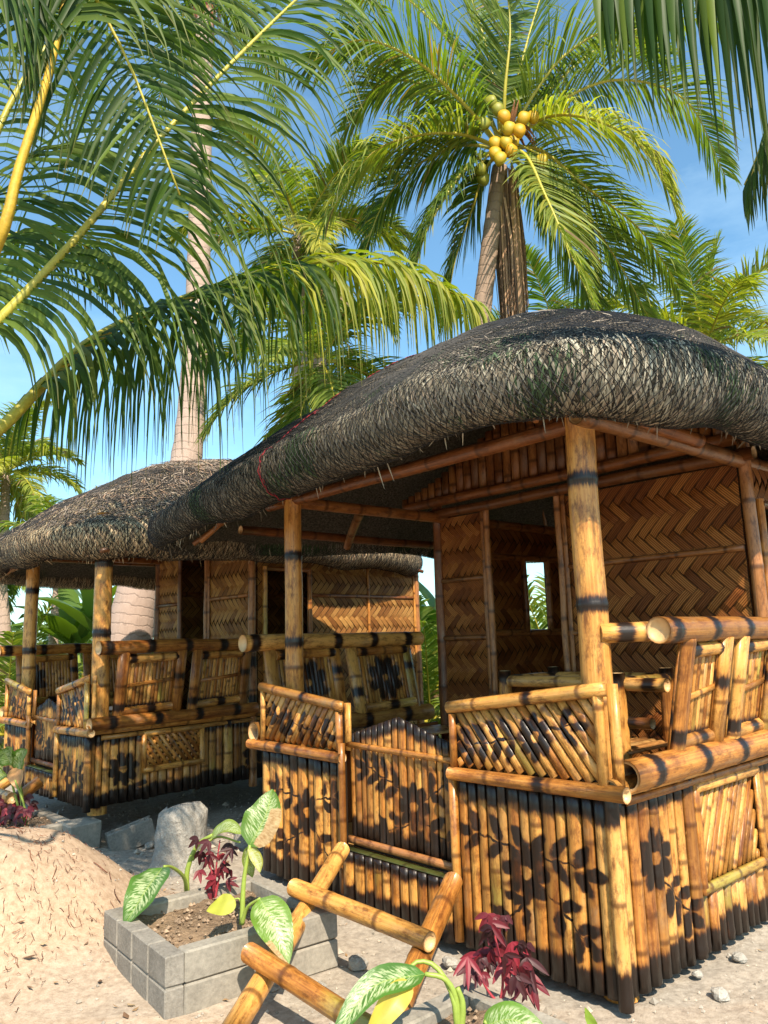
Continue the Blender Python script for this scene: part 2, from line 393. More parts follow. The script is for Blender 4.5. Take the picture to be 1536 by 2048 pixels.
class MB:
    def __init__(s): s.v = []; s.f = []; s.uv = []; s.pn = []; s.a = {}; s.c = []
    def add(s, V, Fc, uv=None, pn=None, fl=None, c=None):
        b = len(s.v); s.v.extend(V); s.f.extend([tuple(i + b for i in f) for f in Fc])
        n = len(V)
        s.uv.extend(uv if uv is not None else [(0, 0)] * n)
        s.pn.extend(pn if pn is not None else [(0, 0)] * n)
        for k, x in (fl or {}).items():
            s.a.setdefault(k, [0.0] * b).extend(x)
        for k in s.a:
            if len(s.a[k]) < b + n: s.a[k].extend([0.0] * (b + n - len(s.a[k])))
        if c is not None: s.c.extend([c] * n if not isinstance(c, list) else c)
    def build(s, name, mat, parent=None, smooth=True, kind=None, panel=False):
        return mk(name, s.v, s.f, mat, parent, s.uv, s.pn if panel else None, s.a, np.array(s.c) if s.c else None, smooth, kind)

def smooth01(x): x = max(0.0, min(1.0, x)); return x * x * (3 - 2 * x)
def basis(d, hint=None):
    d = d.normalized()
    h = hint if hint is not None else (Vector((0, 0, 1)) if abs(d.z) < 0.9 else Vector((0, 1, 0)))
    x = h - d * h.dot(d); x.normalize()
    return x, d.cross(x)

def pole_geo(p0, p1, r, nodes=None, burn=(), r1=None, seg=12, hollow=0.12, bow=None, ends=(True, True), lump=1.07, endburn=0.0):
    p0, p1 = Vector(p0), Vector(p1); L = (p1 - p0).length; d = (p1 - p0) / L
    r1 = r1 if r1 is not None else r * 0.94
    if nodes is None:
        s = rng.uniform(0.28, 0.4); nodes = []; x = rng.uniform(0.1, s)
        while x < L - 0.03: nodes.append(x); x += s * rng.uniform(0.9, 1.1)
    ts = {0.0, L}
    for n in nodes:
        for q in (-0.022, -0.006, 0.006, 0.022): ts.add(min(L, max(0, n + q)))
    for a, b in burn:
        for q in (a - 0.045, a, b, b + 0.045): ts.add(min(L, max(0, q)))
    if bow is not None or L > 1.2:
        k = max(6, int(L / 0.25))
        for i in range(k): ts.add(L * i / k)
    if endburn: ts.add(endburn)
    ts = sorted(ts); tt = [ts[0]]
    for x in ts[1:]:
        if x - tt[-1] > 0.003: tt.append(x)
    X, Y = basis(d)
    V = []; UV = []; BN = []; ND = []; Fc = []; CT = {}
    wob = [Vector((rng.uniform(-1, 1), rng.uniform(-1, 1), rng.uniform(-1, 1))) * 0.004 for _ in range(4)]
    ph = rng.uniform(0, 6)
    for x in tt:
        rr = r + (r1 - r) * x / L; nd = 0.0
        for n in nodes:
            q = abs(x - n)
            if q < 0.03: rr *= 1 + (lump - 1) * max(0, 1 - q / 0.02); nd = max(nd, 1.0 if q < 0.0065 else 0.0)
        bn = 0.0
        for a, b in burn: bn = max(bn, smooth01((x - a + 0.045) / 0.045) * smooth01((b + 0.045 - x) / 0.045))
        c = p0 + d * x + wob[0] * math.sin(ph + 3.0 * x) + wob[1] * math.sin(ph * 2 + 7 * x)
        if bow is not None: c = c + Vector(bow) * math.sin(PI * x / L)
        for k in range(seg):
            a = 2 * PI * k / seg
            V.append(c + (X * math.cos(a) + Y * math.sin(a)) * rr); UV.append((k / seg * 2 * PI * r, x)); BN.append(bn); ND.append(nd)
    nr = len(tt)
    for j in range(nr - 1):
        for k in range(seg):
            k2 = (k + 1) % seg
            Fc.append((j * seg + k, j * seg + k2, (j + 1) * seg + k2, (j + 1) * seg + k))
    for e, (base, sgn) in enumerate(((0, -1), ((nr - 1) * seg, 1))):
        if not ends[e]: continue
        c = sum((V[base + k] for k in range(seg)), Vector()) / seg
        prev = base
        for (fr, dp, bn) in ((0.80, 0.0, 0.12), (0.76, -min(hollow, 0.4), 0.0), (0.02, -min(hollow, 0.4) - 0.004, 0.25)):
            nb = len(V)
            for k in range(seg):
                V.append(c + (V[base + k] - c) * fr + d * sgn * dp); UV.append((k * 0.01, dp)); BN.append(0.0 if hollow < .05 else (0.0 if fr > .78 else .8)); ND.append(0.0); CT[len(V) - 1] = 1.0 if fr > .78 or hollow < .05 else 0.25  # inside of hollow ends painted dark for shade, carried by burn values
            for k in range(seg):
                k2 = (k + 1) % seg
                Fc.append((prev + k, nb + k, nb + k2, prev + k2) if sgn > 0 else (prev + k, prev + k2, nb + k2, nb + k))
            prev = nb
    return V, Fc, UV, BN, ND, [CT.get(i, 0.0) for i in range(len(V))]
def pole(name, parent, p0, p1, r, mat=None, **kw):
    V, Fc, UV, BN, ND, CT = pole_geo(p0, p1, r, **kw)
    return mk(name, V, Fc, mat or M['bamboo'], parent, UV, None, {'burn': BN, 'node': ND, 'cut': CT})

def slat(name, parent, mat, p0, p1, w, nrm, h=None, burn=(), nodes=None, pf=None, w1=None, npro=5, topfn=None):
    """half-round bamboo strip from p0 to p1 (centre line of its back), bulging along nrm"""
    p0, p1 = Vector(p0), Vector(p1); L = (p1 - p0).length; d = (p1 - p0) / L
    n = Vector(nrm); n = (n - d * n.dot(d)).normalized(); s = d.cross(n)
    h = h if h is not None else w * 0.3; w1 = w1 or w
    if nodes is None:
        nodes = []; st = rng.uniform(0.26, 0.42); x = rng.uniform(0.02, st)
        while x < L - 0.02: nodes.append(x); x += st
    ts = {0.0, L}
    for q in nodes:
        for e in (-0.018, -0.005, 0.005, 0.018): ts.add(min(L, max(0, q + e)))
    for a, b in burn:
        for e in (a - 0.03, a - .008, a + 0.015, b - 0.015, b + .008, b + 0.03): ts.add(min(L, max(0, e)))
    ts = sorted(ts); tt = [ts[0]]
    for x in ts[1:]:
        if x - tt[-1] > 0.003: tt.append(x)
    V = []; UV = []; BN = []; ND = []; Fc = []; PN = []
    for x in tt:
        nd = 0.0; k_ = 1.0
        for q in nodes:
            if abs(x - q) < 0.0065: nd = 1.0; k_ = 1.09
        bn = 0.0
        for a, b in burn: bn = max(bn, smooth01((x - a + 0.03) / 0.045) * smooth01((b + 0.03 - x) / 0.045))
        ww = w + (w1 - w) * x / L
        for k in range(npro + 1):
            a = PI * k / npro
            P = p0 + d * x + s * (math.cos(a) * ww * 0.5) + n * (math.sin(a) * h * k_)
            if topfn and x == tt[-1]: P.z = topfn(P)
            V.append(P); UV.append((math.cos(a) * ww * 0.5, x)); BN.append(bn); ND.append(nd)
            if pf: PN.append(pf(P))
    m_ = npro + 1
    for j in range(len(tt) - 1):
        for k in range(npro): Fc.append((j * m_ + k, (j + 1) * m_ + k, (j + 1) * m_ + k + 1, j * m_ + k + 1))
        Fc.append((j * m_ + npro, (j + 1) * m_ + npro, (j + 1) * m_, j * m_))
    Fc.append(tuple(range(m_))); Fc.append(tuple(reversed(range((len(tt) - 1) * m_, len(tt) * m_))))
    return mk(name, V, Fc, mat, parent, UV, PN if pf else None, {'burn': BN, 'node': ND})

def box_geo(c, ax, ay, az):
    """box: centre c, half vectors"""
    c, ax, ay, az = map(Vector, (c, ax, ay, az))
    V = [c + ax * i + ay * j + az * k for k in (-1, 1) for j in (-1, 1) for i in (-1, 1)]
    return V, [(0, 2, 3, 1), (4, 5, 7, 6), (0, 1, 5, 4), (2, 6, 7, 3), (0, 4, 6, 2), (1, 3, 7, 5)]
def bevel_box(name, parent, mat, c, ax, ay, az, b=0.008, rough=0.0):
    ax, ay, az = map(Vector, (ax, ay, az)); c = Vector(c)
    lx, ly, lz = ax.length, ay.length, az.length
    X, Y, Z = ax / lx, ay / ly, az / lz
    V = []; idx = {}
    for sx in (-1, 1):
        for sy in (-1, 1):
            for sz in (-1, 1):
                j = Vector((rng.uniform(-1, 1), rng.uniform(-1, 1), rng.uniform(-1, 1))) * rough
                for w in range(3):
                    dx = lx - (b if w != 0 else 0); dy = ly - (b if w != 1 else 0); dz = lz - (b if w != 2 else 0)
                    idx[(sx, sy, sz, w)] = len(V); V.append(c + X * sx * dx + Y * sy * dy + Z * sz * dz + j)
    Fc = []
    q = ((-1, -1), (1, -1), (1, 1), (-1, 1))
    for s in (-1, 1):
        Fc.append([idx[(s, a, e, 0)] for a, e in q][::s]); Fc.append([idx[(a, s, e, 1)] for a, e in q][::-s]); Fc.append([idx[(a, e, s, 2)] for a, e in q][::s])
    for s in (-1, 1):
        for e in (-1, 1):
            Fc.append([idx[(s, e, -1, 0)], idx[(s, e, 1, 0)], idx[(s, e, 1, 1)], idx[(s, e, -1, 1)]][::-s * e])
            Fc.append([idx[(s, -1, e, 0)], idx[(s, 1, e, 0)], idx[(s, 1, e, 2)], idx[(s, -1, e, 2)]][::s * e])
            Fc.append([idx[(-1, s, e, 1)], idx[(1, s, e, 1)], idx[(1, s, e, 2)], idx[(-1, s, e, 2)]][::-s * e])
    for sx in (-1, 1):
        for sy in (-1, 1):
            for sz in (-1, 1):
                Fc.append([idx[(sx, sy, sz, w)] for w in range(3)][::sx * sy * sz])
    return mk(name, V, [tuple(f) for f in Fc], mat, parent, smooth=False)

def tube_geo(pts, rad, seg=6, cap=True):
    V = []; Fc = []; UV = []; n = len(pts); x0 = None; L = 0
    for i, p in enumerate(pts):
        d = (pts[min(n - 1, i + 1)] - pts[max(0, i - 1)])
        if d.length < 1e-9: d = Vector((0, 0, 1))
        d.normalize()
        if x0 is None: X, Y = basis(d)
        else:
            X = x0 - d * x0.dot(d); X.normalize(); Y = d.cross(X)
        x0 = X
        if i: L += (pts[i] - pts[i - 1]).length
        r = rad[i] if isinstance(rad, (list, tuple)) else rad
        for k in range(seg):
            a = 2 * PI * k / seg; V.append(p + (X * math.cos(a) + Y * math.sin(a)) * r); UV.append((k / seg * 2 * PI * r, L))
    for j in range(n - 1):
        for k in range(seg):
            k2 = (k + 1) % seg; Fc.append((j * seg + k, j * seg + k2, (j + 1) * seg + k2, (j + 1) * seg + k))
    if cap: Fc.append(tuple(range(seg))[::-1]); Fc.append(tuple(range((n - 1) * seg, n * seg)))
    return V, Fc, UV
def spline(ctrl, n):
    """Catmull-Rom through control points, n samples"""
    c = [ctrl[0] * 2 - ctrl[1]] + list(ctrl) + [ctrl[-1] * 2 - ctrl[-2]]
    m_ = len(ctrl) - 1; out = []
    for i in range(n):
        t = i / (n - 1) * m_; k = min(m_ - 1, int(t)); f = t - k
        p0, p1, p2, p3 = c[k], c[k + 1], c[k + 2], c[k + 3]
        out.append(0.5 * ((2 * p1) + (p2 - p0) * f + (2 * p0 - 5 * p1 + 4 * p2 - p3) * f * f + (3 * p1 - p0 - 3 * p2 + p3) * f ** 3))
    return out

# ------------------------------------------------------------------ ground
A0 = Vector((0.893, 3.337, 0)); UA = Vector((-0.662, 0.75, 0)).normalized(); VA = Vector((0.75, 0.662, 0)).normalized()
B0 = Vector((-2.38, 6.25, 0)); UB = Vector((-0.67, 0.742, 0)).normalized(); VB = Vector((0.68, 0.733, 0)).normalized()
def mound_h(x, y):
    d1 = ((x + 2.2) / 0.66) ** 2 + ((y - 4.5) / 0.62) ** 2
    d2 = ((x + 1.9) / 0.75) ** 2 + ((y - 3.7) / 0.7) ** 2
    return 0.53 * math.exp(-d1 ** 1.5 * 0.8) + 0.07 * math.exp(-d2)
def ground_h(x, y):
    z = 0.022 * mnoise.noise((x * 1.7, y * 1.7, 0)) + 0.012 * mnoise.noise((x * 6, y * 6, 3))
    mh = mound_h(x, y)
    z += mh * (1 + 0.14 * mnoise.noise((x * 2.6, y * 2.6, 9)) + 0.05 * mnoise.noise((x * 9, y * 9, 5)))
    return z - 0.012
def axis(lo, hi, step, far):
    a = list(np.arange(lo, hi + 1e-6, step)); s = step; x = hi
    while x < far: s *= 1.35; x += s; a.append(x)
    s = step; x = lo; pre = []
    while x > -far: s *= 1.35; x -= s; pre.append(x)
    return pre[::-1] + a
xs = axis(-3.6, 2.6, 0.045, 900); ys = axis(1.6, 7.6, 0.045, 900)
GV = []; mo = []; gr = []
for y in ys:
    for x in xs:
        near = abs(x) < 30 and -10 < y < 40
        GV.append((x, y, ground_h(x, y) if near else -0.012))
        mo.append(min(1.0, mound_h(x, y) * 4 + (0.35 if x < -0.6 and y < 5 else 0) + (0.25 if y < 3.4 else 0)))
        gr.append(1.0 if y > 10.5 else max(0.0, (y - 9.0) / 1.5))
nx = len(xs)
GF = [(j * nx + i, j * nx + i + 1, (j + 1) * nx + i + 1, (j + 1) * nx + i) for j in range(len(ys) - 1) for i in range(nx - 1)]
g = mk('ground', GV, GF, M['ground'], None, fl={'mound': mo, 'grass': gr}); g['kind'] = 'structure'

# ------------------------------------------------------------------ huts
def clip_poly(poly, x0, x1, y0, y1):
    def cl(P, f, inter):
        o = []
        for i in range(len(P)):
            a, b = P[i - 1], P[i]
            fa, fb = f(a), f(b)
            if fa >= 0:
                if fb >= 0: o.append(b)
                else: o.append(inter(a, b, fa / (fa - fb)))
            elif fb >= 0:
                o.append(inter(a, b, fa / (fa - fb))); o.append(b)
        return o
    it = lambda a, b, t: (a[0] + (b[0] - a[0]) * t, a[1] + (b[1] - a[1]) * t)
    for f in (lambda p: p[0] - x0, lambda p: x1 - p[0], lambda p: p[1] - y0, lambda p: y1 - p[1]):
        if not poly: break
        poly = cl(poly, f, it)
    return poly

def weave(hutpart, L2, x0, x1, y0, y1, w=0.082, separate=True, back=True, mat='woven'):
    """twill of split bamboo in the rectangle [x0,x1]x[y0,y1]; L2(x,y,h) -> world with h out of the wall"""
    if back:
        V = [L2(x0, y0, -0.006), L2(x1, y0, -0.006), L2(x1, y1, -0.006), L2(x0, y1, -0.006)]
        mk('backing_sheet', V, [(0, 1, 2, 3)], M['backing'], hutpart, smooth=False)
    s2 = math.sqrt(0.5)
    N = int((x1 - x0 + y1 - y0) / w) + 4
    mb = MB()
    cx, cy = (x0 + x1) / 2, (y0 + y1) / 2
    for i in range(-N, N):
        for j in range(-N, N):
            k = (i + j) % 6
            for orient in (0, 1):
                if orient == 0 and k == 0: a0, a1, b0, b1 = i, i + 1, j, j + 3
                elif orient == 1 and k == 3: a0, a1, b0, b1 = i, i + 3, j, j + 1
                else: continue
                # centre test
                ca, cb = (a0 + a1) / 2 * w, (b0 + b1) / 2 * w
                qx, qy = cx + (ca - cb) * s2, cy + (ca + cb) * s2
                if qx < x0 - 2 * w or qx > x1 + 2 * w or qy < y0 - 2 * w or qy > y1 + 2 * w: continue
                g_ = 0.03 * w
                # long axis coordinate t in 3 stations, across coordinate
                V = []; Fc = []; UV = []
                rr = rng.random(); sk = rng.uniform(-0.03, 0.03) * w
                for part_ in range(3):
                    t0, t1 = (0, .22, .78)[part_], (.22, .78, 1)[part_]
                    if orient == 0:
                        al, ah = a0 * w + g_, a1 * w - g_; bl, bh = b0 * w, b1 * w
                        rect = [(al, bl + (bh - bl) * t0), (ah, bl + (bh - bl) * t0), (ah, bl + (bh - bl) * t1), (al, bl + (bh - bl) * t1)]
                    else:
                        bl, bh = b0 * w + g_, b1 * w - g_; al, ah = a0 * w, a1 * w
                        rect = [(al + (ah - al) * t0, bl), (al + (ah - al) * t1, bl), (al + (ah - al) * t1, bh), (al + (ah - al) * t0, bh)]
                    P = [(cx + (a - b) * s2 + sk, cy + (a + b) * s2) for a, b in rect]
                    P = clip_poly(P, x0, x1, y0, y1)
                    if len(P) < 3: continue
                    bs = len(V)
                    for (x, y) in P:
                        a = ((x - cx - sk) + (y - cy)) * s2; b = ((y - cy) - (x - cx - sk)) * s2
                        tl = ((b - b0 * w) / (3 * w)) if orient == 0 else ((a - a0 * w) / (3 * w))
                        ac = (a - (a0 + .5) * w) if orient == 0 else (b - (b0 + .5) * w)
                        hh = 0.001 + 0.009 * min(1, max(0, min(tl, 1 - tl) / 0.22)) - 0.0025 * (ac / (w / 2)) ** 2
                        V.append(L2(x, y, hh)); UV.append((ac, tl * 3 * w))
                    Fc.append(tuple(range(bs, len(V))))
                if not Fc: continue
                if separate: mk('woven_strip', V, Fc, M[mat], hutpart, UV, None, {'rnd': [rr] * len(V)}, smooth=False)
                else: mb.add(V, Fc, UV, None, {'rnd': [rr] * len(V)})
    if not separate and mb.v:
        mb.build('woven_strips', M[mat], hutpart, smooth=False, kind='stuff')

def grid_roof(L, cu, cv, am, ap, bm, bp, zt, ze, rho, nexp, droop, seed, NTH=230, ND=26, pinch=0.0):
    """thatch surface on a (ring, theta) grid: dome, then a rolled eave"""
    th = np.linspace(0, 2 * PI, NTH, endpoint=False)
    c, s = np.cos(th), np.sin(th)
    def outl(n):
        q = np.clip((s + .5) / .6, 0, 1); a = np.where(c > 0, ap * (1 - pinch * q * q * (3 - 2 * q)), am); b = np.where(s > 0, bp, bm)
        return (np.abs(c / a) ** n + np.abs(s / b) ** n) ** (-1.0 / n)
    R1 = outl(nexp)
    # even spacing along the outline
    px, py = R1 * c, R1 * s
    seg = np.hypot(np.diff(np.append(px, px[0])), np.diff(np.append(py, py[0])))
    cum = np.concatenate([[0], np.cumsum(seg)]); tot = cum[-1]
    th = np.interp(np.linspace(0, tot, NTH, endpoint=False), cum, np.append(th, 2 * PI)); c, s = np.cos(th), np.sin(th)
    R1 = outl(nexp); ox, oy = R1 * c, R1 * s
    tx, ty = np.roll(ox, -1) - np.roll(ox, 1), np.roll(oy, -1) - np.roll(oy, 1); tl = np.hypot(tx, ty); nxx, nyy = ty / tl, -tx / tl
    zeave = np.array([ze - droop(a, b) for a, b in zip(ox, oy)])
    wave = np.array([mnoise.noise((a * 1.3 + seed, b * 1.3, 0)) for a, b in zip(ox, oy)])
    zeave = zeave + 0.05 * wave
    rings = []
    for j in range(ND + 1):
        r = j / ND
        n = 2 + (nexp - 2) * r ** 2
        R = outl(n) * r
        f = 0.28 * r + 0.72 * r ** 2.1
        rings.append(np.stack([R * c, R * s, zt + (zeave - zt) * f], 1))
    slope = np.arctan2((rings[-2][:, 2] - rings[-1][:, 2]), np.hypot(*(rings[-1][:, :2] - rings[-2][:, :2]).T))
    rh = rho * (1 - .38 * np.clip((ox - .2) / 2.0, 0, 1) * (pinch > 0)) * (1 + 0.16 * np.array([mnoise.noise((a * 2 + seed, b * 2, 7)) for a, b in zip(ox, oy)]))
    cx_, cy_, cz_ = ox - nxx * np.sin(slope) * rh, oy - nyy * np.sin(slope) * rh, rings[-1][:, 2] - np.cos(slope) * rh
    NR = 13
    for k in range(1, NR + 1):
        ph = (PI / 2 - slope) + (-(math.radians(215)) * k / NR)
        o_ = np.cos(ph) * rh; z_ = np.sin(ph) * rh * 1.12
        rings.append(np.stack([cx_ + nxx * o_, cy_ + nyy * o_, cz_ + z_], 1))
    ntop = len(rings)
    base = rings[-1]
    for k in range(1, 7):
        q = k / 6
        r = 1 - q
        tgt = np.stack([ox * r * 0.93, oy * r * 0.93, zt - 0.2 + (zeave - zt) * (0.28 * r + 0.72 * r ** 2.1) + 0.0], 1)
        w = min(1, q * 2.0)
        rings.append(base * (1 - w) + tgt * w if w < 1 else tgt)
    P = np.array(rings)  # ring, theta, 3
    NRg = P.shape[0]
    W = np.zeros_like(P)
    for j in range(NRg):
        for i in range(NTH):
            a, b, z = P[j, i]
            d = 0.0
            if j < ntop:
                d = 0.035 * mnoise.noise((a * 1.8 + seed, b * 1.8, z * 1.8)) + 0.020 * mnoise.noise((a * 5 + seed, b * 5, z * 5)) + 0.008 * mnoise.noise((a * 16, b * 16, z * 16))
            rr = math.hypot(a, b) + 1e-6
            lift = d * min(1.0, j / 6)
            q = L(cu + a + a / rr * lift * 0.5, cv + b + b / rr * lift * 0.5, z + lift * (0.8 if j <= ND else 0.35))
            W[j, i] = q
    # close the dome top
    W[0, :] = W[0].mean(axis=0)
    return W, ntop, ND

def quad_normals(W):
    du = np.roll(W, -1, axis=1) - np.roll(W, 1, axis=1)
    dj = np.zeros_like(W); dj[1:-1] = W[2:] - W[:-2]; dj[0] = W[1] - W[0]; dj[-1] = W[-1] - W[-2]
    n = np.cross(du, dj); l = np.linalg.norm(n, axis=2, keepdims=True) + 1e-9
    return n / l
def sample_grid(W, N, j, i):
    """bilinear in ring j (float), theta i (float)"""
    nr, nt = W.shape[:2]
    j = np.clip(j, 0, nr - 1.001); j0 = j.astype(int); fj = (j - j0)[:, None]; i = np.mod(i, nt); i0 = i.astype(int) % nt; fi = (i - np.floor(i))[:, None]; i1 = (i0 + 1) % nt
    f = lambda A: (A[j0, i0] * (1 - fj) + A[j0 + 1, i0] * fj) * (1 - fi) + (A[j0, i1] * (1 - fj) + A[j0 + 1, i1] * fj) * fi
    n = f(N); n /= np.linalg.norm(n, axis=1, keepdims=True) + 1e-9
    return f(W), n

def make_bits(W, N, ntop, ND, parent, count_top, count_roll, seed, pal_top, pal_roll, topgrey=1.0):
    g_ = np.random.default_rng(seed)
    nt = W.shape[1]
    def batch(n, roll):
        if roll: j = np.where(g_.random(n) < .25, ND + 1 - np.abs(g_.normal(0, 6.5, n)), g_.uniform(ND - 4, ntop - 1.5, n))
        else: j = np.sqrt(g_.uniform(0.01, 1, n)) * (ND - 0.5)
        i = g_.uniform(0, nt, n)
        p, nn = sample_grid(W, N, j, i)
        p2, _ = sample_grid(W, N, j + 0.5, i)
        dn = p2 - p; dn /= np.linalg.norm(dn, axis=1, keepdims=True) + 1e-9
        sd = np.cross(nn, dn)
        ang = g_.normal(0, 0.28 if roll else 1.3, n)
        d = dn * np.cos(ang)[:, None] + sd * np.sin(ang)[:, None]
        d = d + nn * g_.normal(0.0 if roll else .02, 0.025 if roll else 0.13, n)[:, None]
        d /= np.linalg.norm(d, axis=1, keepdims=True)
        w = np.cross(d, nn); w /= np.linalg.norm(w, axis=1, keepdims=True) + 1e-9
        tw = g_.normal(0, 0.2 if roll else .35, n)[:, None]; w = w + nn * tw; w /= np.linalg.norm(w, axis=1, keepdims=True)
        Ln = (g_.uniform(0.045, 0.115, n) if roll else (g_.gamma(2.6, 0.02, n) + 0.02) * topgrey)[:, None]
        Wd = (g_.uniform(0.002, 0.0055, n) if roll else g_.uniform(0.0018, 0.0055, n) * topgrey)[:, None]
        lift = nn * g_.uniform(0.001, 0.005 if roll else 0.014, n)[:, None]
        a = p - d * Ln / 2 + lift; b = p + d * Ln / 2 + lift
        mid = p + lift + nn * (Ln * Ln * (.62 if roll else .3))
        V = np.stack([a - w * Wd * 0.6, a + w * Wd * 0.6, mid + w * Wd, mid - w * Wd, b + w * Wd * 0.3, b - w * Wd * 0.3], 1)
        # colours
        patch = np.array([mnoise.noise(Vector(q) * 2.6 + Vector((seed, 0, 0))) + .35 * mnoise.noise(Vector(q) * 7) for q in p])
        pal = pal_roll if roll else pal_top
        k = g_.integers(0, len(pal), n); C = np.array(pal)[k] * g_.uniform(0.7, 1.25, (n, 1))
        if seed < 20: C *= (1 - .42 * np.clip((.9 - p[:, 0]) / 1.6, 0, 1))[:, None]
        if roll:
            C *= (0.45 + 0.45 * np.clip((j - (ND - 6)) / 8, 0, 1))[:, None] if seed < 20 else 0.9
            gm = (patch + g_.normal(0, 0.16, n) > 0.24) & (seed < 20)
            C[gm] = np.array([0.04, 0.065, 0.03]) * g_.uniform(0.5, 2.0, (gm.sum(), 1))
        return V, C
    Vs = []; Cs = []
    for n, r in ((count_top, False), (count_roll, True)):
        V, C = batch(n, r); Vs.append(V); Cs.append(C)
    nh = 420
    jj = g_.uniform(ntop - 5, ntop - 2, nh); ii = g_.uniform(0, nt, nh); p, nn = sample_grid(W, N, jj, ii)
    d = nn * g_.uniform(.2, .8, (nh, 1)) + g_.normal(0, .35, (nh, 3)); d[:, 2] -= .7; d /= np.linalg.norm(d, axis=1, keepdims=True)
    w = np.cross(d, g_.normal(0, 1, (nh, 3))); w /= np.linalg.norm(w, axis=1, keepdims=True); Ln = g_.gamma(2, .018, (nh, 1)) + .015; q = p + d * Ln
    Wd = g_.uniform(.0015, .004, (nh, 1)); mid = (p + q) / 2
    Vs.append(np.stack([p - w * Wd, p + w * Wd, mid + w * Wd, mid - w * Wd, q + w * Wd * .2, q - w * Wd * .2], 1)); Cs.append(np.array(pal_roll)[g_.integers(0, len(pal_roll), nh)])
    V = np.concatenate(Vs); C = np.concatenate(Cs); n = len(V)
    b = np.arange(n)[:, None] * 6
    Fc = np.concatenate([b + np.array([[0, 1, 2, 3]]), b + np.array([[3, 2, 4, 5]])])
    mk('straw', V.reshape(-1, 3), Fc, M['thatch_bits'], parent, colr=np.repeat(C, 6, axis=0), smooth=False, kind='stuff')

def make_net(W, N, ntop, ND, parent, nlines, j0, thick, twist):
    nt = W.shape[1]
    K = 34
    js = np.linspace(j0, ntop - 2, K)
    mp_ = W[:ntop]; arc = np.concatenate([[0], np.cumsum(np.linalg.norm(np.diff(mp_, axis=0), axis=2).mean(axis=1))])
    cell = np.linalg.norm(W[ND] - np.roll(W[ND], 1, axis=0), axis=1).mean()
    arcs = np.interp(js, np.arange(ntop), arc); arcs = arcs - arcs[0]
    Vall = []; Fall = []; base = 0
    quad = np.array([[0, 1, 4, 3], [1, 2, 5, 4], [2, 0, 3, 5]])
    for sgn in (-1, 1):
        for q in range(nlines):
            i = (q + 0.25 * sgn) / nlines * nt + sgn * twist * arcs / cell
            p, n = sample_grid(W, N, js, i + 0.12 * np.sin(js * 1.3 + q))
            p = p + n * 0.017
            t = np.gradient(p, axis=0); t /= np.linalg.norm(t, axis=1, keepdims=True) + 1e-9
            w = np.cross(t, n); w /= np.linalg.norm(w, axis=1, keepdims=True) + 1e-9
            ring = np.stack([p + w * thick, p - w * thick, p + n * thick * 1.4], 1)
            Vall.append(ring.reshape(-1, 3))
            Fall.append((np.arange(K - 1)[:, None, None] * 3 + quad[None]).reshape(-1, 4) + base)
            base += K * 3
    mk('net', np.concatenate(Vall), np.concatenate(Fall), M['net'], parent, smooth=False, kind='stuff')

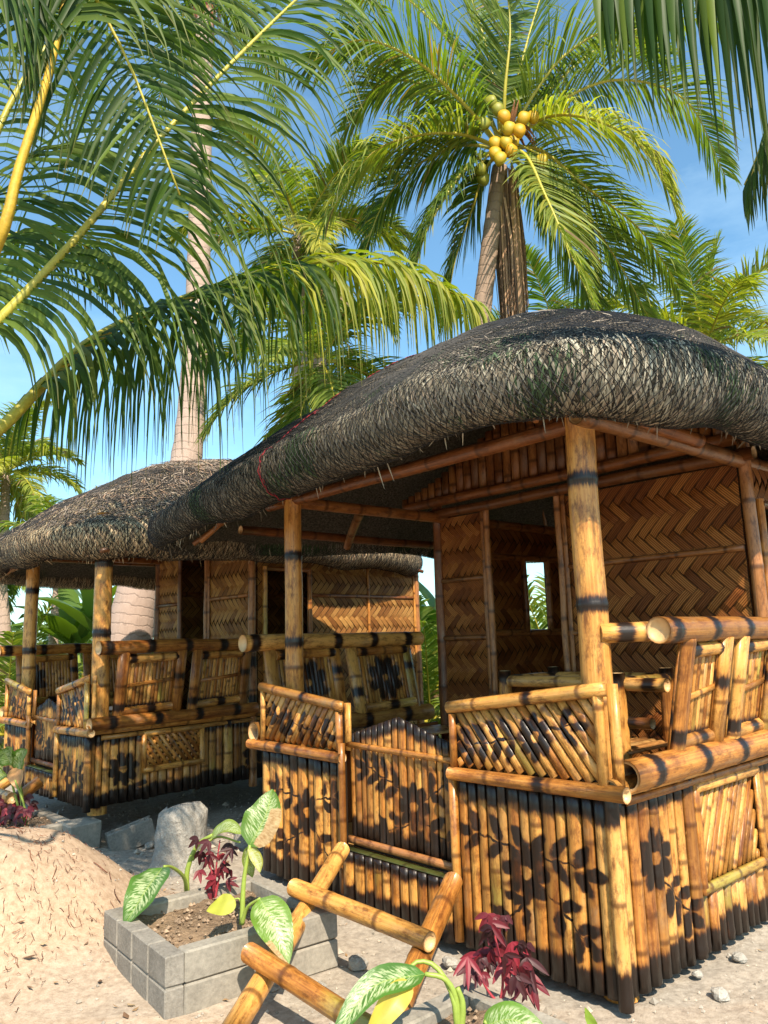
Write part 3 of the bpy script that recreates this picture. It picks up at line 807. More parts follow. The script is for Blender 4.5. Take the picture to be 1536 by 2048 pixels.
def build_hut(name, P0, U, V, W, zb, seed, label, roofp, opts):
    hut = thing(name, P0, label, 'hut', 'thatched bamboo huts')
    def L(u, v, z): return P0 + U * u + V * v + Vector((0, 0, z))
    nF = -V; nR = -U  # outward normals of front and right faces
    ZL, TD, RD = 0.83, opts['td'], opts['rd']     # ledge height, terrace depth, rear end of the room
    g0, g1 = opts['gate']                         # gate from g0 to g1 along u
    sU = W / 2.65
    # ---- front skirt
    def pfront(P): q = P - P0; return (q.dot(U) / sU, q.z)
    sk = part('front_skirt', hut)
    for q0, q1, q2 in ((0.01, g0, ZL), (g1, W, ZL), (g0, g1, max(0.33, zb + 0.2) - 0.01)):
        mk('gap_shade_board', [L(q0, 0.012, zb), L(q1, 0.012, zb), L(q1, 0.012, q2), L(q0, 0.012, q2)], [(0, 1, 2, 3)], M['backing'], sk, smooth=False)
    def row(parent, a0, a1, n, z0f, z1f, mat, v, nrm, topb=0.11, botb=0.10, along=None, pf=pfront, jit=0.008, topfn=None):
        ws = [rng.uniform(0.74, 1.26) for _ in range(n)]; tot = sum(ws); x = a0
        for k in range(n):
            w = ws[k] / tot * (a1 - a0); xm = x + w / 2; x += w
            z0 = z0f(xm) + rng.uniform(-jit, jit); z1 = z1f(xm)
            p0 = along(xm + rng.uniform(-.004, .004), z0); p1 = along(xm + rng.uniform(-.003, .003), z1)
            bl = []
            if botb: bl.append((-0.1, botb * rng.uniform(0.75, 1.25)))
            if topb: bl.append(((z1 - z0) - topb * rng.uniform(0.8, 1.2), (z1 - z0) + 0.1))
            slat('slat', parent, mat, p0, p1, w * 0.95, nrm, h=w * rng.uniform(0.24, 0.40), burn=bl, pf=pf, topfn=topfn, w1=w * rng.uniform(0.91, 0.96))
    fl_ = lambda off: (lambda a, z: L(a, off, z))
    row(sk, 0.02, g0 - 0.03, opts['n'][0], lambda a: zb, lambda a: ZL, M['m_front_right'], 0, nF, along=fl_(0.01), topb=0.10, botb=0.11)
    row(sk, g1 + 0.02, W, opts['n'][1], lambda a: zb, lambda a: ZL, M['m_front_left'], 0, nF, along=fl_(0.01), topb=0.11, botb=0.12)
    # gate: peaked upper panel set back, tread, lower riser
    gt = part('gate', hut)
    gm = (g0 + g1) / 2
    ztop = lambda a: 1.075 - 0.12 * abs(a - gm) / ((g1 - g0) / 2)
    zt_ = max(0.33, zb + 0.2)
    Vg = [L(g0, 0.05, zt_), L(g1, 0.05, zt_), L(g1, 0.05, 0.94), L(gm, 0.05, 1.06), L(g0, 0.05, 0.94)]
    mk('gap_shade_board', Vg, [(0, 1, 2, 3, 4)], M['backing'], gt, smooth=False)
    row(gt, g0, g1, opts['n'][2], lambda a: zt_ + 0.03, ztop, M['m_gate'], 0, nF, along=fl_(0.045), topb=0.06, botb=0.12, jit=0.0, topfn=lambda P: ztop((P - P0).dot(U)))
    slat('rail', gt, M['bamboo'], L(g1, 0.02, 0.90), L(g0, 0.02, 0.885), 0.035, nF, h=0.012)
    slat('rail', gt, M['bamboo_dark'], L(g1, 0.02, zt_ + 0.045), L(g0, 0.02, zt_ + 0.045), 0.045, nF, h=0.015)
    slat('tread', gt, M['greenb'], L(g1, 0.0, zt_), L(g0, 0.0, zt_), 0.06, Vector((0, 0, 1)), h=0.008)
    row(gt, g0 + 0.0, g1, opts['n'][3], lambda a: zb, lambda a: zt_ - 0.004, M['m_front_left'], 0, nF, along=fl_(-0.02), topb=0.05 if zb < .2 else 0.03, botb=0.1 if zb < .2 else 0.05, pf=lambda P: (9.0, 9.0))
    slat('jamb', gt, M['bamboo'], L(g0 - 0.02, -0.01, zb + 0.02), L(g0 - 0.02, -0.01, ZL + 0.03), 0.05, nF, h=0.03)
    slat('jamb', gt, M['bamboo'], L(g1 + 0.01, -0.01, zb + 0.05), L(g1 + 0.01, -0.01, ZL + 0.08), 0.045, nF, h=0.03)
    # ---- ledges and the two slanted panels of the front
    fr = part('front_panel', hut); fl = part('front_panel', hut)
    pole('ledge', fr, L(-0.10, -0.02, ZL + 0.02), L(g0 - 0.005, -0.02, ZL + 0.0), 0.034, hollow=0.02, burn=[(0.42, 0.44)])
    pole('ledge', fl, L(W + 0.13, -0.02, ZL + 0.0), L(g1 - 0.0, -0.02, ZL + 0.0), 0.034, hollow=0.02, burn=[(0.38, 0.4)])
    for (pt, a0, a1, h0, h1, diag, mat) in ((fr, 0.0, g0 - 0.02, 1.265, 1.15, -1, 'm_panel_right'), (fl, g1 + 0.02, W - 0.02, 1.115, 1.21, 1, 'm_panel_left')):
        zlow = ZL + 0.045
        top = lambda a, a0=a0, a1=a1, h0=h0, h1=h1: h0 + (h1 - h0) * (a - a0) / (a1 - a0)
        Vb = [L(a0, 0.012, zlow), L(a1, 0.012, zlow), L(a1, 0.012, top(a1)), L(a0, 0.012, top(a0))]
        mk('gap_shade_board', Vb, [(0, 1, 2, 3)], M['backing'], pt, smooth=False)
        # frame
        slat('frame', pt, M['bamboo'], L(a0 - 0.03, -0.012, top(a0)), L(a1 + 0.01, -0.012, top(a1)), 0.062, nF, h=0.03, burn=[((a1 - a0) * .45, (a1 - a0) * .48)])
        slat('frame', pt, M['bamboo'], L(a0 + 0.012, -0.008, zlow - 0.01), L(a0 + 0.012, -0.008, top(a0) - 0.03), 0.05, nF, h=0.028)
        slat('frame', pt, M['bamboo'], L(a1 - 0.012, -0.008, zlow - 0.01), L(a1 - 0.012, -0.008, top(a1) - 0.03), 0.042, nF, h=0.024)
        slat('side_board', pt, M['bamboo'], L(a0 - 0.035 if diag < 0 else a0 - 0.02, 0.03, zlow - 0.01), L(a0 - 0.035 if diag < 0 else a0 - 0.02, 0.03, top(a0) + 0.02), 0.055, nF, h=0.02)
        # diagonal strips, clipped by the frame (straight half-plane cuts along the strip axis)
        slope = math.radians(52); dx, dz = math.cos(slope) * diag, math.sin(slope)
        dx = -dx  # u runs leftwards in the picture
        step = 0.062
        span = (a1 - a0) + 0.6
        k = 0; s0 = a0 - 0.6
        while s0 + k * step < a1 + 0.6:
            b0 = s0 + k * step; k += 1
            # param along strip from z=zlow upwards
            ts = [t for t in np.linspace(0, 0.7, 141) if a0 + 0.03 <= b0 + dx * t <= a1 - 0.03 and zlow <= zlow + dz * t <= top(b0 + dx * t) - 0.02]
            if len(ts) < 8: continue
            t0, t1 = ts[0], ts[-1]
            slat('slat', pt, M[mat], L(b0 + dx * t0, 0.008, zlow + dz * t0), L(b0 + dx * t1, 0.008, zlow + dz * t1), step * 0.8, nF, h=0.019, pf=pfront, npro=4)
    # ---- right skirt with lattice window
    rs = part('side_skirt', hut)
    def pside(P): q = P - P0; return (q.dot(V), q.z)
    ve = RD if opts['full_side'] else TD
    Vb = [L(0.012, 0.0, zb), L(0.012, ve, zb), L(0.012, ve, ZL), L(0.012, 0.0, ZL)]
    mk('gap_shade_board', Vb, [(3, 2, 1, 0)], M['backing'], rs, smooth=False)
    l0, l1, lz0, lz1 = opts['lattice']
    sl_ = lambda a, z: L(0.01, a, z)
    for (a0, a1, n, za, zc, tb, bb) in ((0.0, l0, opts['ns'][0], zb, ZL, 0.08, 0.11), (l0, l1, opts['ns'][1], zb, lz0, 0, 0.11), (l1, TD + 0.5, opts['ns'][2], zb, ZL, 0.08, 0.11)):
        row(rs, a0, a1, n, lambda a, za=za: za, lambda a, zc=zc: zc, M['m_side'], 0, nR, along=sl_, topb=tb, botb=bb, pf=pside)
    pole('ledge', rs, L(-0.02, -0.02, ZL + 0.03), L(-0.02, TD + 0.5, ZL + 0.03), 0.04, hollow=0.02)
    slat('ledge_strip', rs, M['bamboo'], L(-0.012, 0.1, ZL - 0.035), L(-0.012, TD + 0.5, ZL - 0.03), 0.04, nR, h=0.018)
    lf = 0.05
    slat('lattice_frame', rs, M['bamboo'], L(-0.015, l0 - 0.01, lz0), L(-0.015, l1 + 0.01, lz0), lf, nR, h=0.022)
    slat('lattice_frame', rs, M['bamboo'], L(-0.015, l0 - 0.01, lz1), L(-0.015, l1 + 0.01, lz1), lf, nR, h=0.022)
    slat('lattice_frame', rs, M['bamboo'], L(-0.013, l0, lz0 - 0.02), L(-0.013, l0, lz1 + 0.02), lf, nR, h=0.022)
    slat('lattice_frame', rs, M['bamboo'], L(-0.013, l1, lz0 - 0.02), L(-0.013, l1, lz1 + 0.02), lf, nR, h=0.022)
    for layer, sg in ((0, 1), (1, -1)):
        if layer == 1 and not opts['cross']: continue
        st = 0.052 if not opts['cross'] else 0.06
        ang = math.radians(62 if not opts['cross'] else 52); dv, dz = math.cos(ang) * sg, math.sin(ang)
        q = l0 - 0.6
        while q < l1 + 0.6:
            ts = [t for t in np.linspace(0, 0.8, 161) if l0 + 0.015 <= q + dv * t <= l1 - 0.015 and lz0 + 0.01 <= lz0 + dz * t <= lz1 - 0.01]
            if len(ts) > 6:
                t0, t1 = ts[0], ts[-1]
                slat('lattice_slat', rs, M['bamboo'], L(0.004 - 0.008 * layer, q + dv * t0, lz0 + dz * t0), L(0.004 - 0.008 * layer, q + dv * t1, lz0 + dz * t1), st * (0.62 if opts['cross'] else 0.8), nR, h=0.012, npro=4)
            q += st
    # left side skirt (outer face, away from the camera)
    Vb = [L(W - 0.01, 0.0, zb), L(W - 0.01, TD, zb), L(W - 0.01, TD, ZL), L(W - 0.01, 0.0, ZL)]
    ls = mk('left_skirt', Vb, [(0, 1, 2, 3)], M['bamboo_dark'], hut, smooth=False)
    n = 20
    for k in range(n):
        a = (k + .5) * TD / n
        slat('slat', ls, M['m_front_left'], L(W, a, zb), L(W, a, ZL), TD / n * .97, U, h=0.022, burn=[(-.1, .12), (ZL - zb - .1, 2)], pf=lambda P: (9., 9.))
    # floor
    Vb, Fb = box_geo(L(W / 2, RD / 2, zb + 0.16), U * (W / 2 - 0.03), V * (RD / 2 - 0.03), Vector((0, 0, 0.02)))
    flo = mk('floor', Vb, Fb, M['floor'], hut, smooth=False)
    # ---- posts
    zp = 2.62
    pr = opts['pr']
    for (u, v, r, nodes, bn) in ((0.10, 0.13, pr, [0.35, 0.75, 1.2, 1.62, 2.2], [(1.61, 1.63), (2.19, 2.205)]), (W - 0.2, 0.13, pr * 0.88, [0.4, 0.85, 1.33, 1.5, 2.08], [(1.49, 1.505), (2.075, 2.085)]),
                                 (0.0, TD - 0.0, 0.038, None, [(0.9, 1.0), (1.3, 1.36)]), (W - 0.1, TD, 0.045, None, []), (0.0, RD, 0.05, None, []), (W, RD, 0.05, None, [])):
        zz = opts['postbase'] if v < 0.2 or (u == 0.0) else zb
        sh = zz
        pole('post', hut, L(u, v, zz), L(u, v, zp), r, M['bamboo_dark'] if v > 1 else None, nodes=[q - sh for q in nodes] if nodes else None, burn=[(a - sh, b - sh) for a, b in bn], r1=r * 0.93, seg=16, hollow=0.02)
    slat('corner_slat', hut, M['m_side'], L(-0.008, 0.0, zb - 0.02), L(-0.008, 0.0, ZL), 0.062, (nF + nR), h=0.028, burn=[(-.1, .13), (ZL - zb - .09, 2)], pf=lambda P: (9., 9.))
    # ---- benches: rails and slanted backrests
    def bench(side, v0, v1, nb, flowers):
        # side +1: right (u small, outside is -u), -1: left
        uu = (lambda x: x) if side > 0 else (lambda x: W - x)
        nn = nR if side > 0 else -nR
        bt = 1.48; bb = ZL + 0.10
        ut, ub = -0.15, -0.035
        r1, r2 = opts['rail']
        k = [(0.02 + 0.0, 0.05)]
        vs = v0 if side > 0 else v0
        Lr = v1 - vs
        bl = [(x, x + rng.uniform(.012, .03)) for x in np.arange(0.07, Lr, 0.36)]
        pole('top_rail', hut, L(uu(ut), vs, bt + 0.02), L(uu(ut), v1, bt + 0.02), r1, burn=bl, hollow=0.012, seg=18, nodes=[b[0] + .017 for b in bl])
        v00 = opts['low0'] if side > 0 else v0 + 0.03
        bl = [(x, x + .022) for x in np.arange(0.17, v1 - v00, 0.40)]
        pole('seat_rail', hut, L(uu(ub - 0.03), v00, bb - 0.02), L(uu(ub - 0.03), v1, bb - 0.02), r2, burn=bl, hollow=0.14 if opts['hollow'] else 0.015, seg=18, nodes=[b[0] + .02 for b in bl])
        # backrests
        bw = (v1 - v0 - 0.22) / nb
        for q in range(nb):
            a0 = v0 + 0.17 + q * bw; a1 = a0 + bw - 0.06
            bp = part('backrest', hut)
            def B(a, f, o=0.0):  # f 0 bottom..1 top
                return L(uu(ub + (ut - ub) * f), a, bb + (bt - bb) * f) + nn * o
            wd = opts['upright']
            for (a, e) in ((a0 + wd * .5, 0), (a1 - wd * .5, 1)):
                slat('upright', bp, M['bamboo'], B(a, -0.04, 0.015), B(a, 0.97, 0.015), wd, nn, h=wd * 0.3, burn=[(0.10, 0.15)] if e == 0 else [(0.33, 0.37)])
                slat('upright', bp, M['bamboo'], B(a, -0.04, 0.013), B(a, 0.97, 0.013), wd, -nn, h=wd * 0.25, burn=[(0.18, 0.23)] if e == 0 else [(0.36, 0.40)])
            pole('crossbar', bp, B(a0 + wd * .7, 0.86), B(a1 - wd * .6, 0.88), 0.036, burn=[(0.05, 0.07), (a1 - a0 - wd * 1.6, a1 - a0 - wd * 1.5)], hollow=0.01)
            pole('crossbar', bp, B(a0 + wd * .7, 0.10), B(a1 - wd * .6, 0.13), 0.036, burn=[((a1 - a0) * .4, (a1 - a0) * .45)], hollow=0.01)
            am = (a0 + a1) / 2
            def pb(P, am=am):
                qq = P - P0; return ((qq.dot(V) - am), (qq.z - (bb + bt) / 2))
            x = a0 + wd * 0.95; ns = max(5, int((a1 - a0 - wd * 1.9) / 0.032)); sw = (a1 - a0 - wd * 1.9) / ns
            for z in range(ns):
                xm = x + (z + .5) * sw
                slat('slat', bp, M['m_back'] if flowers else M['bamboo'], B(xm, 0.14, -0.004), B(xm, 0.88, -0.004), sw * 0.98, nn if side > 0 else -nn, h=0.008, pf=pb if flowers else None, npro=4, burn=[(0.0, 0.03)] if not flowers else [])
            if side > 0: slat('batten', bp, M['bamboo'], B(a0 + wd * 0.9, 0.47, 0.006), B(a1 - wd * 0.9, 0.54, 0.006), 0.032, nn, h=0.008)
        # seat
        for q in range(7):
            o = 0.06 + q * 0.055
            slat('seat_slat', hut, M['floor'], L(uu(o), v0 + 0.2, 0.80), L(uu(o), v1, 0.80), 0.052, Vector((0, 0, 1)), h=0.014)
    bench(1, opts['rv0'], TD + (0.45 if opts['full_side'] else 0.0), 3 if opts['full_side'] else 2, opts['rflow'])
    bench(-1, -0.06, TD - 0.02, 2, True)
    # short arm pole from the corner post to the end of the top rail
    pole('arm_pole', hut, L(0.06, 0.10, 1.5), L(-0.13, opts['rv0'] + 0.14, 1.5), 0.045, burn=[(0.1, 0.13)], hollow=0.01)
    # ---- room walls
    zw0, zw1 = zb + 0.18, 2.46
    d0, d1 = opts['door']
    def front_wall(x, y, h): return L(x, TD, y) - V * h
    wf = part('front_wall', hut)
    weave(wf, front_wall, 0.05, d0, zw0, zw1, opts['ww'], opts['sep'][0], mat=opts['wm'])
    weave(wf, front_wall, d1 + 0.06, W - 0.12, zw0, zw1, opts['ww'] * .84, opts['sep'][1], mat=opts['wm'])
    for z in (1.5, 1.96):
        slat('batten', wf, M['bamboo_dark'], L(0.05, TD - 0.012, z), L(d0, TD - 0.012, z), 0.04, nF, h=0.014)
        slat('batten', wf, M['bamboo_dark'], L(d1 + 0.06, TD - 0.012, z - 0.01), L(W - 0.12, TD - 0.012, z - 0.01), 0.04, nF, h=0.014)
    for a in (d0, d1):
        pole('door_jamb', wf, L(a, TD - 0.02, zw0), L(a, TD - 0.02, 2.52), 0.026, M['bamboo_dark'], hollow=0.01)
        slat('door_strip', wf, M['bamboo_dark'], L(a + (0.045 if a == d1 else -0.045), TD - 0.016, zw0), L(a + (0.045 if a == d1 else -0.045), TD - 0.016, 2.5), 0.04, nF, h=0.012)
    pole('lintel', wf, L(-0.08, TD - 0.05, 2.5), L(W + 0.05, TD - 0.05, 2.5), 0.04, M['bamboo_dark'])
    pole('lintel', wf, L(0.0, TD - 0.06, 2.6), L(W + 0.2, TD - 0.06, 2.6), 0.042, M['bamboo_dark'])
    # upper wall of upright split bamboo
    zdome = opts['gable']
    n = 36
    for k in range(n):
        a = (k + .5) / n * (W + 0.3); zz = zdome(a)
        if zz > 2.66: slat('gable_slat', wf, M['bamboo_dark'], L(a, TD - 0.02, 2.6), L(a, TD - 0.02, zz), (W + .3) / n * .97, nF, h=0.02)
    # right wall with its window
    def right_wall(x, y, h): return L(0.0, x, y) - U * h
    wr = part('side_wall', hut)
    w0, w1 = opts['rwin']
    wz0 = 1.02
    weave(wr, right_wall, TD + 0.06, RD, zw0, wz0, opts['ww'], False, mat=opts['wm'])
    weave(wr, right_wall, w1 + 0.04, RD, wz0, 2.2, opts['ww'], opts['sep'][2], mat=opts['wm'])
    weave(wr, right_wall, TD + 0.06, RD, 2.2, zw1, opts['ww'], False, mat=opts['wm'])
    if w0 > TD + 0.1: weave(wr, right_wall, TD + 0.06, w0, wz0, 2.2, opts['ww'], False, mat=opts['wm'])
    for a in (w0, w1 + 0.02): pole('window_frame', wr, L(-0.02, a, wz0), L(-0.02, a, 2.24), 0.026, M['bamboo'], hollow=0.01)
    for z in (wz0, 2.22): pole('window_frame', wr, L(-0.022, w0, z), L(-0.022, w1, z), 0.024, M['bamboo_dark'], hollow=0.01)
    for z in (1.5, 1.97): slat('batten', wr, M['bamboo_dark'], L(-0.012, w1 + 0.05, z), L(-0.012, RD, z), 0.035, nR, h=0.012)
    slat('batten', wr, M['bamboo'], L(-0.014, (w1 + RD) / 2 + .04, zw0), L(-0.014, (w1 + RD) / 2 + .04, zw1), 0.035, nR, h=0.012)
    slat('batten', wr, M['bamboo'], L(-0.016, RD - 0.03, zw0), L(-0.016, RD - 0.03, zw1), 0.05, nR, h=0.014)
    # left and rear walls
    wl_ = part('left_wall', hut); wb_ = part('rear_wall', hut)
    x0, x1, y0, y1 = opts['lwin']
    li = lambda x, y, h: L(W - 0.05, x, y) - U * h
    for a0, a1, b0, b1 in ((TD + .05, x0, zw0, zw1), (x1, RD, zw0, zw1), (x0, x1, zw0, y0), (x0, x1, y1, zw1)):
        weave(wl_, li, a0, a1, b0, b1, opts['ww'], False, mat=opts['wm'])
    lo = lambda x, y, h: L(W - 0.03, x, y) + U * h
    for a0, a1, b0, b1 in ((TD + .05, x0, zw0, zw1), (x1, RD, zw0, zw1), (x0, x1, zw0, y0), (x0, x1, y1, zw1)):
        Vq = [lo(a0, b0, 0), lo(a1, b0, 0), lo(a1, b1, 0), lo(a0, b1, 0)]
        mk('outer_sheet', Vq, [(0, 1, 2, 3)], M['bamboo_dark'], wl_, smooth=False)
    for z in (y0, y1): pole('window_frame', wl_, L(W - 0.06, TD + 0.1, z), L(W - 0.06, RD, z), 0.03, M['bamboo_dark'])
    for a in (x0, x1): pole('window_frame', wl_, L(W - 0.075, a, y0), L(W - 0.075, a, y1), 0.028, M['bamboo_dark'])
    weave(wb_, lambda x, y, h: L(x, RD - 0.03, y) - V * h, 0.05, W - 0.05, zw0, zw1, 0.12, False, mat=opts['wm'])
    Vq = [L(0, RD, zw0), L(W, RD, zw0), L(W, RD, zw1), L(0, RD, zw1)]
    mk('outer_sheet', Vq, [(0, 1, 2, 3)], M['bamboo_dark'], wb_, smooth=False)
    # ---- roof
    RP = roofp
    Wg, ntop, ND = grid_roof(L, *RP['c'], *RP['half'], RP['zt'], RP['ze'], RP['rho'], RP['n'], RP['droop'], seed, pinch=RP.get('pinch', 0.0))
    nr, nt = Wg.shape[:2]
    idx = np.arange(nr * nt).reshape(nr, nt)
    Fc = np.stack([idx[:-1], np.roll(idx, -1, 1)[:-1], np.roll(idx, -1, 1)[1:], idx[1:]], 2)
    rf = mk('roof', Wg.reshape(-1, 3), Fc.reshape(-1, 4).tolist(), M['thatch'], hut)
    N = quad_normals(Wg)
    # make sure normals point outwards
    if N[ND // 2, 0].dot(np.array([0, 0, 1.0])) < 0: N = -N
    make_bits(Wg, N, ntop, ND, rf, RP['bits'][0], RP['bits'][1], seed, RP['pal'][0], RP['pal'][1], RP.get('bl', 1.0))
    make_net(Wg, N, ntop, ND, rf, RP['net'], RP['netj'], RP['thick'], RP['twist'])
    if RP.get('rope'):
        j = np.linspace(9, ntop - 3, 46); i = np.full(46, float(np.argmin(np.linalg.norm(Wg[ND + 4] - np.array(L(*RP['rope'], 2.4)), axis=1)))) + 0.12 * np.sin(j * 3)
        p, n_ = sample_grid(Wg, N, j, i)
        for off in (0, PI):
            pts = [Vector(q + w * 0.016) + Vector((0.007 * math.sin(k * 1.1 + off), 0, 0.007 * math.cos(k * 1.1 + off))) for k, (q, w) in enumerate(zip(p, n_))]
            Vv, Ff, Uu = tube_geo(pts, 0.0032, 5); mk('rope', Vv, Ff, M['rope'], rf)
    # rafters, purlins and plates under the roof
    cu, cv = RP['c']; am, ap, bm, bp = RP['half']
    zin = RP['zt'] - 0.27
    def dome_z(u, v):
        a, b = u - cu, v - cv
        aa = ap if a > 0 else am; b2 = bp if b > 0 else bm
        r = min(1.0, ((abs(a) / aa) ** 2.6 + (abs(b) / b2) ** 2.6) ** (1 / 2.6))
        return RP['zt'] + (RP['ze'] - RP['droop'](a, b) * (r ** 3) - RP['zt']) * (0.28 * r + 0.72 * r ** 2.1) - 0.25
    for k in range(22):
        f = k / 22
        for side in range(4):
            if side in (0, 2): u = cu - am * 0.86 + (am + ap) * 0.86 * f; v = cv - bm * 0.86 if side == 0 else cv + bp * 0.86; u2, v2 = cu + (u - cu) * 0.35, cv + (v - cv) * 0.1
            else: v = cv - bm * 0.86 + (bm + bp) * 0.86 * f; u = cu + ap * 0.68 if side == 1 else cu - am * 0.86; u2, v2 = cu + (u - cu) * 0.1, cv + (v - cv) * 0.35
            if k % 2: continue
            pts = [L(u + (u2 - u) * q, v + (v2 - v) * q, dome_z(u + (u2 - u) * q, v + (v2 - v) * q) + 0.02) for q in np.linspace(0, 1, 6)]
            Vv, Ff, Uu = tube_geo(pts, 0.02, 7)
            mk('rafter', Vv, Ff, M['bamboo_dark'], rf, Uu, None, {'burn': [0] * len(Vv), 'node': [0] * len(Vv)})
    e = 0.86
    zpl = 2.47
    for (a, b, r) in (((0.02, 0.0), (0.02, RD), 0.045), ((W - 0.15, 0.0), (W - 0.15, RD), 0.042), ((0.0, 0.13), (W + 0.1, 0.13), 0.04), ((W + opts['eb'], 0.2), (W + opts['eb'], RD - .2), 0.036)):
        z = zpl if a[0] < W else zpl - opts['ebz']
        pole('plate', hut, L(*a, z), L(*b, z), r, M['bamboo_dark'], hollow=0.02)
    # braces from the posts to the eave beams
    pole('brace', hut, L(0.06, 0.2, 2.56), L(-0.1, 0.9, 2.45), 0.04, M['bamboo_dark'], hollow=0.02)
    if opts['eb'] > .5: pole('brace', hut, L(W + 0.0, 0.9, 2.48), L(W + 0.62, 1.25, 2.3), 0.035, M['bamboo_dark'], hollow=0.02)
    return hut, L, (Wg, N, ntop, ND)

PAL_TOP = [(0.06, 0.05, 0.042), (0.10, 0.083, 0.068), (0.16, 0.132, 0.108), (0.24, 0.20, 0.16), (0.07, 0.062, 0.055), (0.34, 0.29, 0.23)]
PAL_ROLL = [(0.38, 0.345, 0.265), (0.33, 0.295, 0.22), (0.44, 0.40, 0.31), (0.25, 0.215, 0.155), (0.17, 0.145, 0.105), (0.34, 0.27, 0.2)]
PAL_TOPB = [(0.13, 0.10, 0.082), (0.21, 0.165, 0.13), (0.29, 0.23, 0.18), (0.36, 0.29, 0.225), (0.10, 0.08, 0.065), (0.36, 0.23, 0.15)]
PAL_ROLLB = [(0.58, 0.45, 0.28), (0.48, 0.37, 0.22), (0.64, 0.52, 0.34), (0.34, 0.25, 0.15), (0.42, 0.28, 0.17)]
def droopA(a, b): return 0.16 * smooth01((a + .3) / 3.0) - 0.07 * smooth01((1.2 - a) / 2.6) * smooth01((.6 - b) / 2.2)
def gableA(a):
    return 2.62 + 0.62 * math.exp(-((a - 1.35) / 1.05) ** 2)
hutA, LA, gridA = build_hut('bamboo_hut', A0, UA, VA, 2.65, 0.04, 11,
    'large near bamboo hut with netted grey thatch dome and a ladder at its gate',
    dict(c=(1.55, 1.95), half=(2.0, 2.74, 2.34, 2.4), zt=3.82, ze=2.64, rho=0.15, n=6.0, pinch=0.20, droop=droopA, bits=(26000, 60000), net=470, netj=10, thick=0.0018, twist=0.8, rope=(1.95, -.5), pal=(PAL_TOP, PAL_ROLL)),
    dict(td=1.65, rd=4.05, gate=(0.90, 1.76), n=(13, 11, 16, 11), ns=(9, 9, 10), lattice=(0.68, 1.32, 0.32, 0.765), cross=False, full_side=True, eb=0.62, ebz=0.1, pr=0.072, rail=(0.059, 0.066), upright=0.115, hollow=True, low0=0.04, rv0=0.24,
         wm='woven_brown_shaded', door=(1.33, 2.0), rwin=(1.74, 2.5), lwin=(2.78, 3.14, 1.52, 2.2), ww=0.058, sep=(True, False, False), rflow=False, gable=gableA, postbase=0.0))
def droopB(a, b): return 0.02
hutB, LB, gridB = build_hut('bamboo_hut', B0, UB, VB, 2.1, 0.27, 23,
    'smaller far bamboo hut on concrete footing at left with brown shaggy thatch dome',
    dict(c=(1.15, 1.9), half=(1.85, 2.0), zt=3.55, ze=2.52, rho=0.13, n=3.6, droop=droopB, bits=(22000, 30000), bl=1.2, net=340, netj=13, thick=0.0017, twist=0.75, pal=(PAL_TOPB, PAL_ROLLB)) | dict(half=(1.5, 2.05, 2.2, 2.45)),
    dict(td=1.6, rd=4.0, gate=(0.66, 1.36), n=(11, 9, 13, 9), ns=(7, 8, 12), lattice=(0.48, 1.04, 0.5, 0.79), cross=True, full_side=False, eb=0.2, ebz=0.0, pr=0.075, rail=(0.055, 0.052), upright=0.1, hollow=False, low0=-0.02, rv0=0.0,
         wm='woven', door=(0.85, 1.42), rwin=(1.74, 2.3), lwin=(2.6, 3.0, 1.5, 2.1), ww=0.056, sep=(True, False, False), rflow=False, gable=lambda a: 2.6, postbase=0.2))

